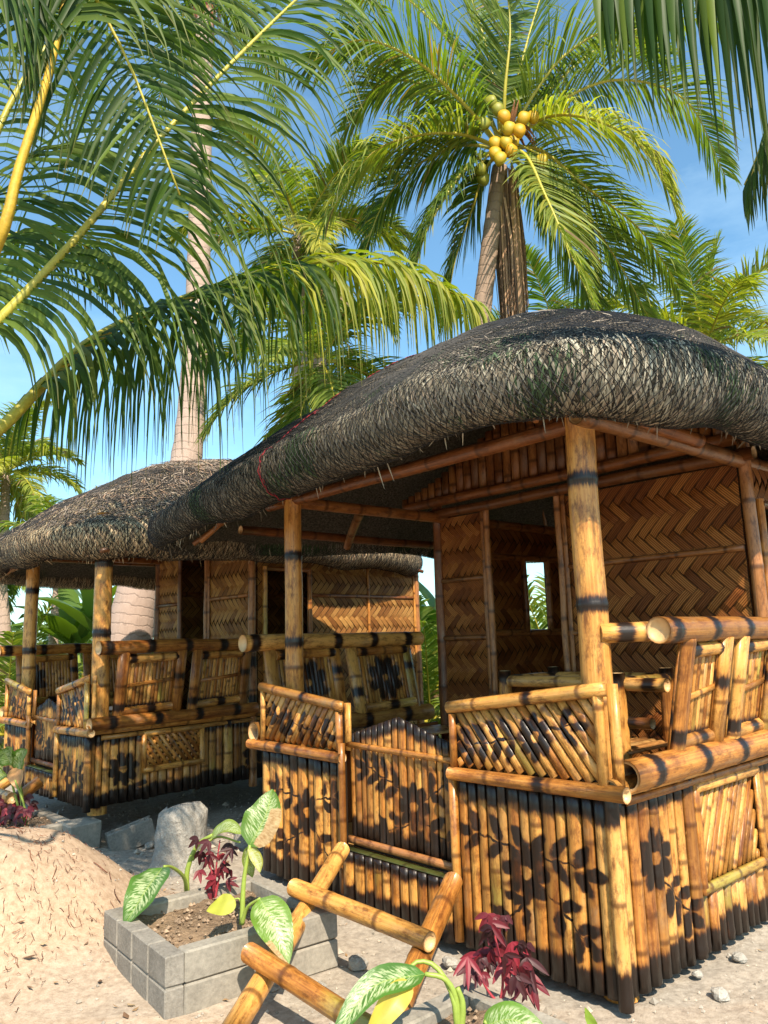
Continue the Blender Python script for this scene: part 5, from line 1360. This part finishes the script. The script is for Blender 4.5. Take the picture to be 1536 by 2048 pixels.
# ------------------------------------------------------------------ planters
def planter(name, label, F, dL, dR, lx, ly, h, soil_z, blocks):
    """F front corner on the ground; dL,dR unit directions of the two front walls; lengths"""
    t = thing(name, F, label, 'planter', 'concrete block planters')
    tw = .085
    walls = []
    Z = Vector((0, 0, 1))
    # wall along dL at front (its face looks towards -dR)
    def wall(p, d, l, nrm, jointed):
        nb = max(2, round(l / .2)); rows = 2
        if jointed:
            for r in range(rows):
                for k in range(nb):
                    c = p + d * (l * (k + .5) / nb) + nrm * (-tw / 2) + Z * (h * (r + .5) / rows)
                    bevel_box('block', t, M['block'], c, d * (l / nb / 2 - .004), nrm * (tw / 2), Z * (h / rows / 2 - .004), .005, .0015)
            V, Fb = box_geo(p + d * (l / 2) - nrm * (tw / 2) + Z * (h / 2), d * (l / 2 - .012), nrm * (tw / 2 - .007), Z * (h / 2 - .008)); mk('mortar', V, Fb, M['concrete'], t, smooth=False)
        else:
            for r in range(rows):
                c = p + d * (l / 2) + nrm * (-tw / 2) + Z * (h * (r + .5) / rows)
                bevel_box('course', t, M['concrete'], c, d * (l / 2), nrm * (tw / 2), Z * (h / rows / 2 - .0015), .008, .002)
    wall(F, dL, lx, -dR, blocks)
    wall(F + dR * 0 + dL * tw + dR * tw, dR, ly - 2 * tw, dL * -1, False) if False else None
    wall(F + dR * tw, dR, ly - tw, -dL, False)
    wall(F + dR * ly + dL * tw, dL, lx - tw, dR, False)
    wall(F + dL * lx + dR * tw, dR, ly - 2 * tw, dL, False)
    # soil surface
    n = 26; V = []; Fc = []
    for j in range(n + 1):
        for i in range(n + 1):
            a = tw * .8 + (lx - tw * 1.6) * i / n; b = tw * .8 + (ly - tw * 1.6) * j / n
            p = F + dL * a + dR * b
            V.append(p + Z * (soil_z + .035 * mnoise.noise(p * 5) + .022 * mnoise.noise(p * 17) + .012 * mnoise.noise(p * 40)))
    for j in range(n):
        for i in range(n): Fc.append((j * (n + 1) + i, j * (n + 1) + i + 1, (j + 1) * (n + 1) + i + 1, (j + 1) * (n + 1) + i))
    mk('soil', V, Fc, M['soil'], t)
    # clods
    mb = MB()
    for k in range(260):
        a = rng.uniform(tw, lx - tw); b = rng.uniform(tw, ly - tw); p = F + dL * a + dR * b; p.z += soil_z + .035 * mnoise.noise(p * 5) + .01
        r = rng.uniform(.004, .014); add_stone(mb, p, r, (0.28, 0.20, 0.135))
    mb.build('clods', M['plain'], t, kind='stuff', smooth=False)
    return t
def add_stone(mb, p, r, c):
    V = []
    for q in ((1, 0, 0), (-1, 0, 0), (0, 1, 0), (0, -1, 0), (0, 0, 1), (0, 0, -1)):
        V.append(Vector(p) + Vector(q) * r * rng.uniform(.6, 1.3))
    v_ = rng.uniform(.6, 1.4)
    mb.add(V, [(0, 2, 4), (2, 1, 4), (1, 3, 4), (3, 0, 4), (2, 0, 5), (1, 2, 5), (3, 1, 5), (0, 3, 5)], c=tuple(x * v_ for x in c))
dL1 = Vector((-.47, .60, 0)).normalized(); dR1 = Vector((.80, .60, 0)).normalized()
F1 = Vector((-.95, 3.40, -.01))
planter('planter_box', 'grey concrete block planter with soil and jointed tile face beside the ladder', F1, dL1, dR1, .77, .84, .255, .20, True)
Q2 = Vector((.27, 3.22, -.02))
planter('planter_box', 'low concrete planter at the bottom edge before the near hut corner', Q2 - UA * .78 - VA * .78, UA, VA, .78, .78, .215, .17, False)
F3 = Vector((-2.52, 6.0, -.02))
planter('planter_box', 'concrete planter edge behind the sand mound before the far hut', F3 + UB * .15 - VB * .32, UB, VB, .9, .55, .2, .16, False)

# ------------------------------------------------------------------ plants
def blade(parent, base, mid, tip, width, facing, mat, colr, hurt=None, name='leaf', fold=.25, wave=.06, n=14, seed=0):
    g_ = random.Random(seed)
    P = spline([Vector(base), Vector(mid), Vector(tip)], n); V = []; Fc = []; UV = []; HB = []; m_ = 7; C = []
    for i, p in enumerate(P):
        f = i / (n - 1)
        dv = (P[min(n - 1, i + 1)] - P[max(0, i - 1)]).normalized()
        s = dv.cross(facing); s.normalize(); nn = s.cross(dv)
        w = width * .5 * (math.sin(PI * f ** .72) ** .75 if 0 < f < 1 else .0) + .001
        for k in range(m_):
            x = -1 + 2 * k / (m_ - 1)
            V.append(p + s * x * w + nn * (abs(x) * w * fold + wave * w * math.sin(f * 17 + k * 1.3) * abs(x)))
            UV.append((x, f)); HB.append(hurt(x, f) if hurt else 0.0); v_ = 1 + .12 * math.sin(f * 9 + x * 3); C.append(tuple(c * v_ for c in colr))
    for i in range(n - 1):
        for k in range(m_ - 1): Fc.append((i * m_ + k, i * m_ + k + 1, (i + 1) * m_ + k + 1, (i + 1) * m_ + k))
    return mk(name, V, Fc, mat, parent, UV, None, {'burn': HB}, np.array(C))
def stem(parent, pts, r, mat='stem', name='stem', r1=None):
    P = spline([Vector(p) for p in pts], 12); V, Fc, UV = tube_geo(P, [r + ((r1 or r * .6) - r) * i / 11 for i in range(12)], 7); return mk(name, V, Fc, M[mat], parent, UV)
TOCAM = Vector((0, -1, .35)).normalized()
DG = (0.10, 0.20, 0.025)
# plant in the jointed planter
y = 3.75
b = atz(480, 1842, .2)
dp = thing('dumb_cane', b, 'variegated dumb cane with large striped leaves in the jointed planter', 'plant', 'dumb cane plants')
stem(dp, [at(484, 1848, 3.72), at(488, 1760, 3.72), at(500, 1690, 3.72)], .013)
stem(dp, [at(484, 1848, 3.71), at(495, 1815, 3.68), at(520, 1797, 3.62)], .01)
blade(dp, at(498, 1692, 3.72), at(530, 1635, 3.74), at(545, 1578, 3.80), .185, (TOCAM + Vector((-.25, 0, 0))).normalized(), M['dieff'], DG, lambda x, f: max(0, .95 * smooth01((x - .05) / .3) * smooth01((.75 - f) / .15) * smooth01((f - .02) / .1)), seed=1)
blade(dp, at(498, 1692, 3.72), at(515, 1720, 3.70), at(520, 1745, 3.68), .05, TOCAM, M['dieff'], (0.3, 0.3, 0.04), seed=2)
blade(dp, at(500, 1690, 3.75), at(498, 1725, 3.78), at(505, 1755, 3.8), .06, TOCAM, M['dieff'], (0.2, 0.27, 0.05), seed=3)
blade(dp, at(520, 1797, 3.62), at(548, 1850, 3.55), at(578, 1928, 3.48), .165, (TOCAM + Vector((.35, 0, .1))).normalized(), M['dieff'], (0.13, 0.24, 0.03), lambda x, f: .9 * smooth01((f - .62) / .1) * smooth01((x - .2) / .4), seed=4)
blade(dp, at(470, 1798, 3.74), at(445, 1812, 3.70), at(413, 1822, 3.64), .085, TOCAM, M['broad'], (0.42, 0.44, 0.07), seed=5)
stem(dp, [at(484, 1835, 3.74), at(480, 1800, 3.74), at(468, 1798, 3.74)], .005)
b2 = atz(375, 1790, .2)
dq = thing('dumb_cane', b2, 'dumb cane with one big striped leaf hanging over the jointed planter wall', 'plant', 'dumb cane plants')
yb = b2.y
stem(dq, [at(374, 1792, yb), at(375, 1740, yb), at(395, 1690, yb), at(425, 1670, yb - .05)], .016)
stem(dq, [at(374, 1790, yb), at(368, 1755, yb - .1), at(345, 1735, yb - .22), at(328, 1733, yb - .3)], .011)
blade(dq, at(325, 1735, yb - .3), at(292, 1780, yb - .42), at(248, 1852, yb - .5), .20, (TOCAM + Vector((-.4, 0, .15))).normalized(), M['dieff'], (0.07, 0.165, 0.022), lambda x, f: .8 * smooth01((f - .93) / .05), seed=6)
blade(dq, at(422, 1672, yb - .05), at(455, 1655, yb - .12), at(485, 1668, yb - .2), .09, (TOCAM + Vector((0, 0, .8))).normalized(), M['dieff'], (0.22, 0.30, 0.05), seed=7)
stem(dq, [at(385, 1720, yb), at(430, 1675, yb), at(480, 1685, yb - .1)], .008)
# red foliage plant
def redplant(label, base, stems, leaves, size, group='red foliage plants'):
    t = thing('red_leaf_plant', base, label, 'plant', group)
    for s_ in stems: stem(t, s_, .006, 'redstem')
    for k, (p, d, s) in enumerate(leaves):
        v_ = rng.uniform(.6, 1.5); c = [(0.13, 0.012, 0.02), (0.06, 0.010, 0.014), (0.21, 0.02, 0.032), (0.04, 0.009, 0.011)][k % 4]
        p = Vector(p); d = Vector(d)
        for lobe in (-.7, 0, .7):
          d2 = d.copy(); d2.rotate(Matrix.Rotation(lobe, 3, TOCAM)); d2 *= (.9 if lobe else 1.15)
          blade(t, p, p + d2 * .5 + Vector((0, 0, .08 * s)), p + d2, s * .42, (TOCAM + Vector((rng.uniform(-.5, .5), 0, rng.uniform(-.2, .4)))).normalized(), M['redleaf'], tuple(x * v_ for x in c), fold=.3, wave=.2, n=6, seed=k)
    return t
b3 = atz(430, 1800, .2); yb = b3.y
lv = []
for k in range(16):
    px, py = rng.uniform(395, 465), rng.uniform(1675, 1770)
    lv.append((at(px, py, yb + rng.uniform(-.06, .06)), Vector((rng.uniform(-.06, .06), rng.uniform(-.05, .03), -rng.uniform(.03, .07))), rng.uniform(.035, .06)))
for k in range(4): lv.append((at(422 + rng.uniform(-8, 14), 1740 + 20 * k, yb), Vector((rng.uniform(-.02, .03), 0, -.06)), .05))
redplant('small red leaved plant in the middle of the jointed planter', b3, [[b3, at(432, 1740, yb), at(440, 1680, yb)], [b3, at(424, 1745, yb), at(410, 1715, yb)], [b3, at(440, 1750, yb), at(458, 1705, yb)]], lv, .1)
# plants in the front planter
yb = 2.78
b4 = atz(915, 2070, .17)
dr_ = thing('dumb_cane', b4, 'dumb cane with a green and a yellowing leaf drooping across the ladder foot', 'plant', 'dumb cane plants')
yb = b4.y
stem(dr_, [b4, at(912, 2000, yb), at(890, 1958, yb), at(850, 1948, yb)], .013)
stem(dr_, [b4, at(905, 1990, yb), at(870, 1932, yb + .05), at(830, 1925, yb + .05), at(812, 1960, yb)], .011)
stem(dr_, [b4 + Vector((.01, 0, 0)), at(925, 2010, yb), at(915, 1975, yb)], .014)
blade(dr_, at(850, 1948, yb), at(745, 1975, yb - .1), at(655, 2095, yb - .2), .095, (TOCAM + Vector((-.2, 0, .4))).normalized(), M['dieff'], (0.07, 0.17, 0.025), seed=8)
blade(dr_, at(822, 1965, yb - .04), at(780, 2010, yb - .1), at(725, 2095, yb - .15), .085, (TOCAM + Vector((.3, 0, .2))).normalized(), M['broad'], (0.5, 0.40, 0.06), seed=9)
b5 = atz(1000, 2075, .17)
dt = thing('dumb_cane', b5, 'dumb cane leaf lying at the bottom edge below the red plant', 'plant', 'dumb cane plants')
yb = b5.y
stem(dt, [b5, at(985, 2060, yb), at(968, 2042, yb)], .01)
blade(dt, at(965, 2052, yb), at(1030, 2040, yb - .05), at(1110, 2085, yb - .1), .10, (TOCAM + Vector((0, 0, .5))).normalized(), M['dieff'], (0.13, 0.25, 0.03), seed=10)
blade(dt, at(1195, 2065, yb), at(1180, 2040, yb), at(1170, 2015, yb), .03, TOCAM, M['broad'], (0.2, 0.3, 0.04), seed=11)
b6 = atz(1000, 2010, .17); yb = b6.y
lv = []
for k in range(34):
    cx_, cy_ = [(950, 1935), (1030, 1905), (990, 1850), (1045, 1940), (985, 1900)][k % 5]
    lv.append((at(cx_ + rng.uniform(-26, 26), cy_ + rng.uniform(-25, 20), yb + rng.uniform(-.1, .1)), Vector((rng.uniform(-.07, .07), rng.uniform(-.05, .04), -rng.uniform(.03, .10))), rng.uniform(.04, .065)))
redplant('tall dark red leaved plant before the near hut corner slats', b6, [[b6, at(1005, 1950, yb), at(985, 1850, yb)], [b6, at(1020, 1950, yb), at(1030, 1890, yb)], [b6, at(975, 1980, yb), at(950, 1930, yb)], [b6, at(1035, 1990, yb), at(1050, 1940, yb)]], lv, .1)
# plants in the far left planter
b7 = atz(45, 1642, .16); yb = b7.y
df = thing('dumb_cane', b7, 'withered dumb cane at the left edge behind the sand mound', 'plant', 'dumb cane plants')
stem(df, [b7, at(44, 1600, yb), at(38, 1560, yb)], .02); stem(df, [b7, at(30, 1590, yb), at(20, 1550, yb)], .012); stem(df, [at(52, 1650, yb - .1), at(48, 1610, yb - .1), at(30, 1560, yb - .1)], .011)
for k, (p, q, w, c) in enumerate((((20, 1530), (0, 1500), .16, DG), ((30, 1540), (55, 1500), .14, DG), ((10, 1545), (-15, 1570), .14, (0.16, 0.24, 0.03)), ((28, 1535), (38, 1580), .13, (0.5, 0.27, 0.12)), ((15, 1530), (25, 1495), .12, (0.16, 0.24, 0.03)))):
    blade(df, at(*p, yb), at((p[0] + q[0]) / 2, (p[1] + q[1]) / 2 - 6, yb - .05), at(*q, yb - .1), w, TOCAM, M['dieff'] if k != 3 else M['broad'], c, seed=20 + k)
lv = [(at(rng.uniform(-5, 75), rng.uniform(1590, 1640), yb + rng.uniform(-.2, .2)), Vector((rng.uniform(-.08, .08), rng.uniform(-.06, .04), -rng.uniform(.02, .09))), rng.uniform(.07, .12)) for k in range(22)]
redplant('low red leaved plant at the left edge by the far hut gate', atz(30, 1650, .16), [[atz(30, 1650, .16), at(35, 1610, yb)], [atz(50, 1650, .16), at(60, 1600, yb)]], lv, .1)
# half bamboo leaning near the far gate
fl2 = thing('bamboo_ladder', LB(1.0, -.3, 0), 'far hut ladder rail leaning at its gate, mostly hidden', 'ladder')
pole('rail', fl2, LB(.70, -.12, .42), LB(.85, -.75, .02), .05, hollow=.02); pole('rail', fl2, LB(1.3, -.12, .42), LB(1.45, -.75, .02), .05, hollow=.02); pole('rung', fl2, LB(.6, -.38, .34), LB(1.5, -.38, .34), .045, hollow=.02)

# ------------------------------------------------------------------ stones, footing, stump, broken block
def lathe_rock(name, label, cat, base, rb, rt, h, seed, mat, lean=(0, 0)):
    V = []; Fc = []; nu = 34; nv = 18
    for j in range(nv + 1):
        f = j / nv
        for k in range(nu):
            a = 2 * PI * k / nu; d = Vector((math.cos(a), math.sin(a), 0))
            r = rb + (rt - rb) * f ** .7
            if f > .9: r *= 1 - (f - .9) * 3.2
            r *= 1 + .08 * mnoise.noise((d.x * 1.4 + seed, d.y * 1.4, f * 1.2)) + .06 * mnoise.noise((d.x * 4 + seed, d.y * 4, f * 4)) + .03 * mnoise.noise((d.x * 11, d.y * 11, f * 12))
            r *= 1 + .25 * max(0, .2 - f)
            V.append(Vector(base) + d * r + Vector((lean[0] * f, lean[1] * f, h * f * (1 + .12 * mnoise.noise((d.x * 2 + seed, d.y * 2, 0))) - .04)))
    for j in range(nv):
        for k in range(nu): Fc.append((j * nu + k, j * nu + (k + 1) % nu, (j + 1) * nu + (k + 1) % nu, (j + 1) * nu + k))
    Fc.append(tuple(range(nv * nu, (nv + 1) * nu)))
    o = mk(name, V, Fc, mat); o['label'] = label; o['category'] = cat; return o
lathe_rock('tree_stump', 'weathered pale grey stump on the ground between the two huts', 'stump', atz(355, 1735, 0), .195, .165, .44, 3, M['stumpm'], (.03, .02))
lathe_rock('rock', 'low grey rock half hidden beside the near hut left corner', 'rock', atz(500, 1680, 0), .16, .1, .16, 8, M['stumpm'])
fb = bevel_box('footing_block', None, M['concrete'], LB(.04, -.03, .085), UB * .13, VB * .13, Vector((0, 0, .105)), .012, .01)
fb['label'] = 'concrete footing block under the corner post of the far hut'; fb['category'] = 'footing'
# broken hollow block
bb = thing('hollow_block', atz(262, 1672, 0), 'broken grey hollow block lying beside the far hut footing', 'block')
c0 = atz(262, 1672, .06); dd = Vector((.85, .45, .25)).normalized(); ee = Vector((-.45, .85, 0)).normalized(); ff = dd.cross(ee)
for s in (-1, 1): bevel_box('shell', bb, M['block'], c0 + ee * .045 * s, dd * .17, ee * .014, ff * .085, .004, .004)
for s in (-1, 0, 1): bevel_box('web', bb, M['block'], c0 + dd * .145 * s, dd * .016, ee * .03, ff * .084, .003, .003)
# gravel scattered everywhere, bigger stones singly
mb = MB()
for k in range(5200):
    x, y = rng.uniform(-3.4, 2.9), rng.uniform(2.3, 8.4)
    q = Vector((x, y, 0)) - A0; u, v = q.dot(UA), q.dot(VA)
    if -.0 < u < 2.65 and 0 < v < 4: continue
    if x < -1.35 and y < 5 and rng.random() < .7: continue
    r = rng.uniform(.003, .010) if rng.random() < .93 else rng.uniform(.012, .028)
    add_stone(mb, (x, y, ground_h(x, y) + r * .3), r, rng.choice([(0.36, 0.32, 0.27), (0.28, 0.25, 0.21), (0.42, 0.36, 0.29)]))
gv = mb.build('gravel', M['plain'], None, smooth=False, kind='stuff'); gv['label'] = 'loose gravel and pebbles on the sandy ground'; gv['category'] = 'gravel'
for k, (px, py, r) in enumerate(((1480, 1915, .035), (1440, 1988, .04), (715, 1925, .05), (640, 1975, .035), (1395, 1948, .025), (225, 1672, .035), (300, 1690, .04), (900, 1925, .04))):
    p = atz(px, py, 0.01); mb = MB(); V = []; Fc = []
    for j in range(7):
        for i in range(9):
            a = 2 * PI * i / 9; ph = PI * j / 6; d = Vector((math.sin(ph) * math.cos(a), math.sin(ph) * math.sin(a), -math.cos(ph) * .6))
            V.append(p + d * r * (1 + .35 * mnoise.noise(d * 1.6 + Vector((k * 3, 0, 0)))))
    for j in range(6):
        for i in range(9): Fc.append((j * 9 + i, j * 9 + (i + 1) % 9, (j + 1) * 9 + (i + 1) % 9, (j + 1) * 9 + i))
    o = mk('stone', V, Fc, M['stumpm'], smooth=False)
    o['label'] = ['small pale stone near the right edge by the slat wall', 'flat pale stone in the lower right corner', 'pale stone under the ladder by the planter', 'light stone beside the ladder foot', 'pebble at the foot of the near hut side wall', 'small stone beside the footing block', 'grey stone between broken block and stump', 'stone below the near hut gate'][k]
    o['category'] = 'stone'; o['group'] = 'loose stones'
# rootlets and fibre on the mound
mb = MB()
for k in range(420):
    cl = [(-1.95, 4.0), (-1.75, 3.75), (-2.2, 3.9), (-1.6, 4.15), (-1.85, 4.4)][k % 5] if k % 3 else (-2.0, 4.2); sp = .13 if k % 3 else .5
    x, y = rng.gauss(cl[0], sp), rng.gauss(cl[1], sp)
    if mound_h(x, y) < .05: continue
    a = rng.gauss(-.9, .8); L_ = rng.uniform(.012, .045) if k % 9 else rng.uniform(.05, .11); d = Vector((math.cos(a), math.sin(a), 0)); pts = []
    for i in range(4):
        q = Vector((x, y, 0)) + d * L_ * i / 3 + Vector((rng.uniform(-.004, .004), rng.uniform(-.004, .004), 0)); q.z = ground_h(q.x, q.y) + rng.uniform(.002, .02); pts.append(q)
    V, Fc, UV = tube_geo(pts, rng.uniform(.0007, .0017) if k % 9 else rng.uniform(.0015, .003), 3); mb.add(V, Fc, UV, c=rng.choice([(0.17, 0.06, 0.035), (0.24, 0.11, 0.06), (0.12, 0.055, 0.035)]))
rt = mb.build('rootlets', M['plain'], None, kind='stuff'); rt['label'] = 'dry brown rootlets sticking out of the sand mound'; rt['category'] = 'roots'

# dead leaf bits and twigs on the ground
mb = MB()
for k in range(420):
    x, y = rng.uniform(-3.2, 2.6), rng.uniform(2.5, 7.5)
    q = Vector((x, y, 0)) - A0
    if 0 < q.dot(UA) < 2.65 and 0 < q.dot(VA) < 4: continue
    a = rng.uniform(0, 2 * PI); L_ = rng.uniform(.015, .07); w_ = L_ * rng.uniform(.08, .3); d = Vector((math.cos(a), math.sin(a), rng.uniform(-.05, .15))); n_ = Vector((-math.sin(a), math.cos(a), rng.uniform(-.3, .3)))
    p = Vector((x, y, ground_h(x, y) + .006)); v_ = rng.uniform(.6, 1.3); c = rng.choice([(0.26, 0.16, 0.08), (0.36, 0.26, 0.15), (0.16, 0.09, 0.05)])
    mb.add([p, p + d * L_ * .5 + n_ * w_, p + d * L_ + Vector((0, 0, .006)), p + d * L_ * .5 - n_ * w_], [(0, 1, 2), (0, 2, 3)], c=tuple(e * v_ for e in c))
ll = mb.build('leaf_litter', M['plain'], None, smooth=False, kind='stuff'); ll['label'] = 'dry leaf scraps and twigs scattered over the ground'; ll['category'] = 'litter'
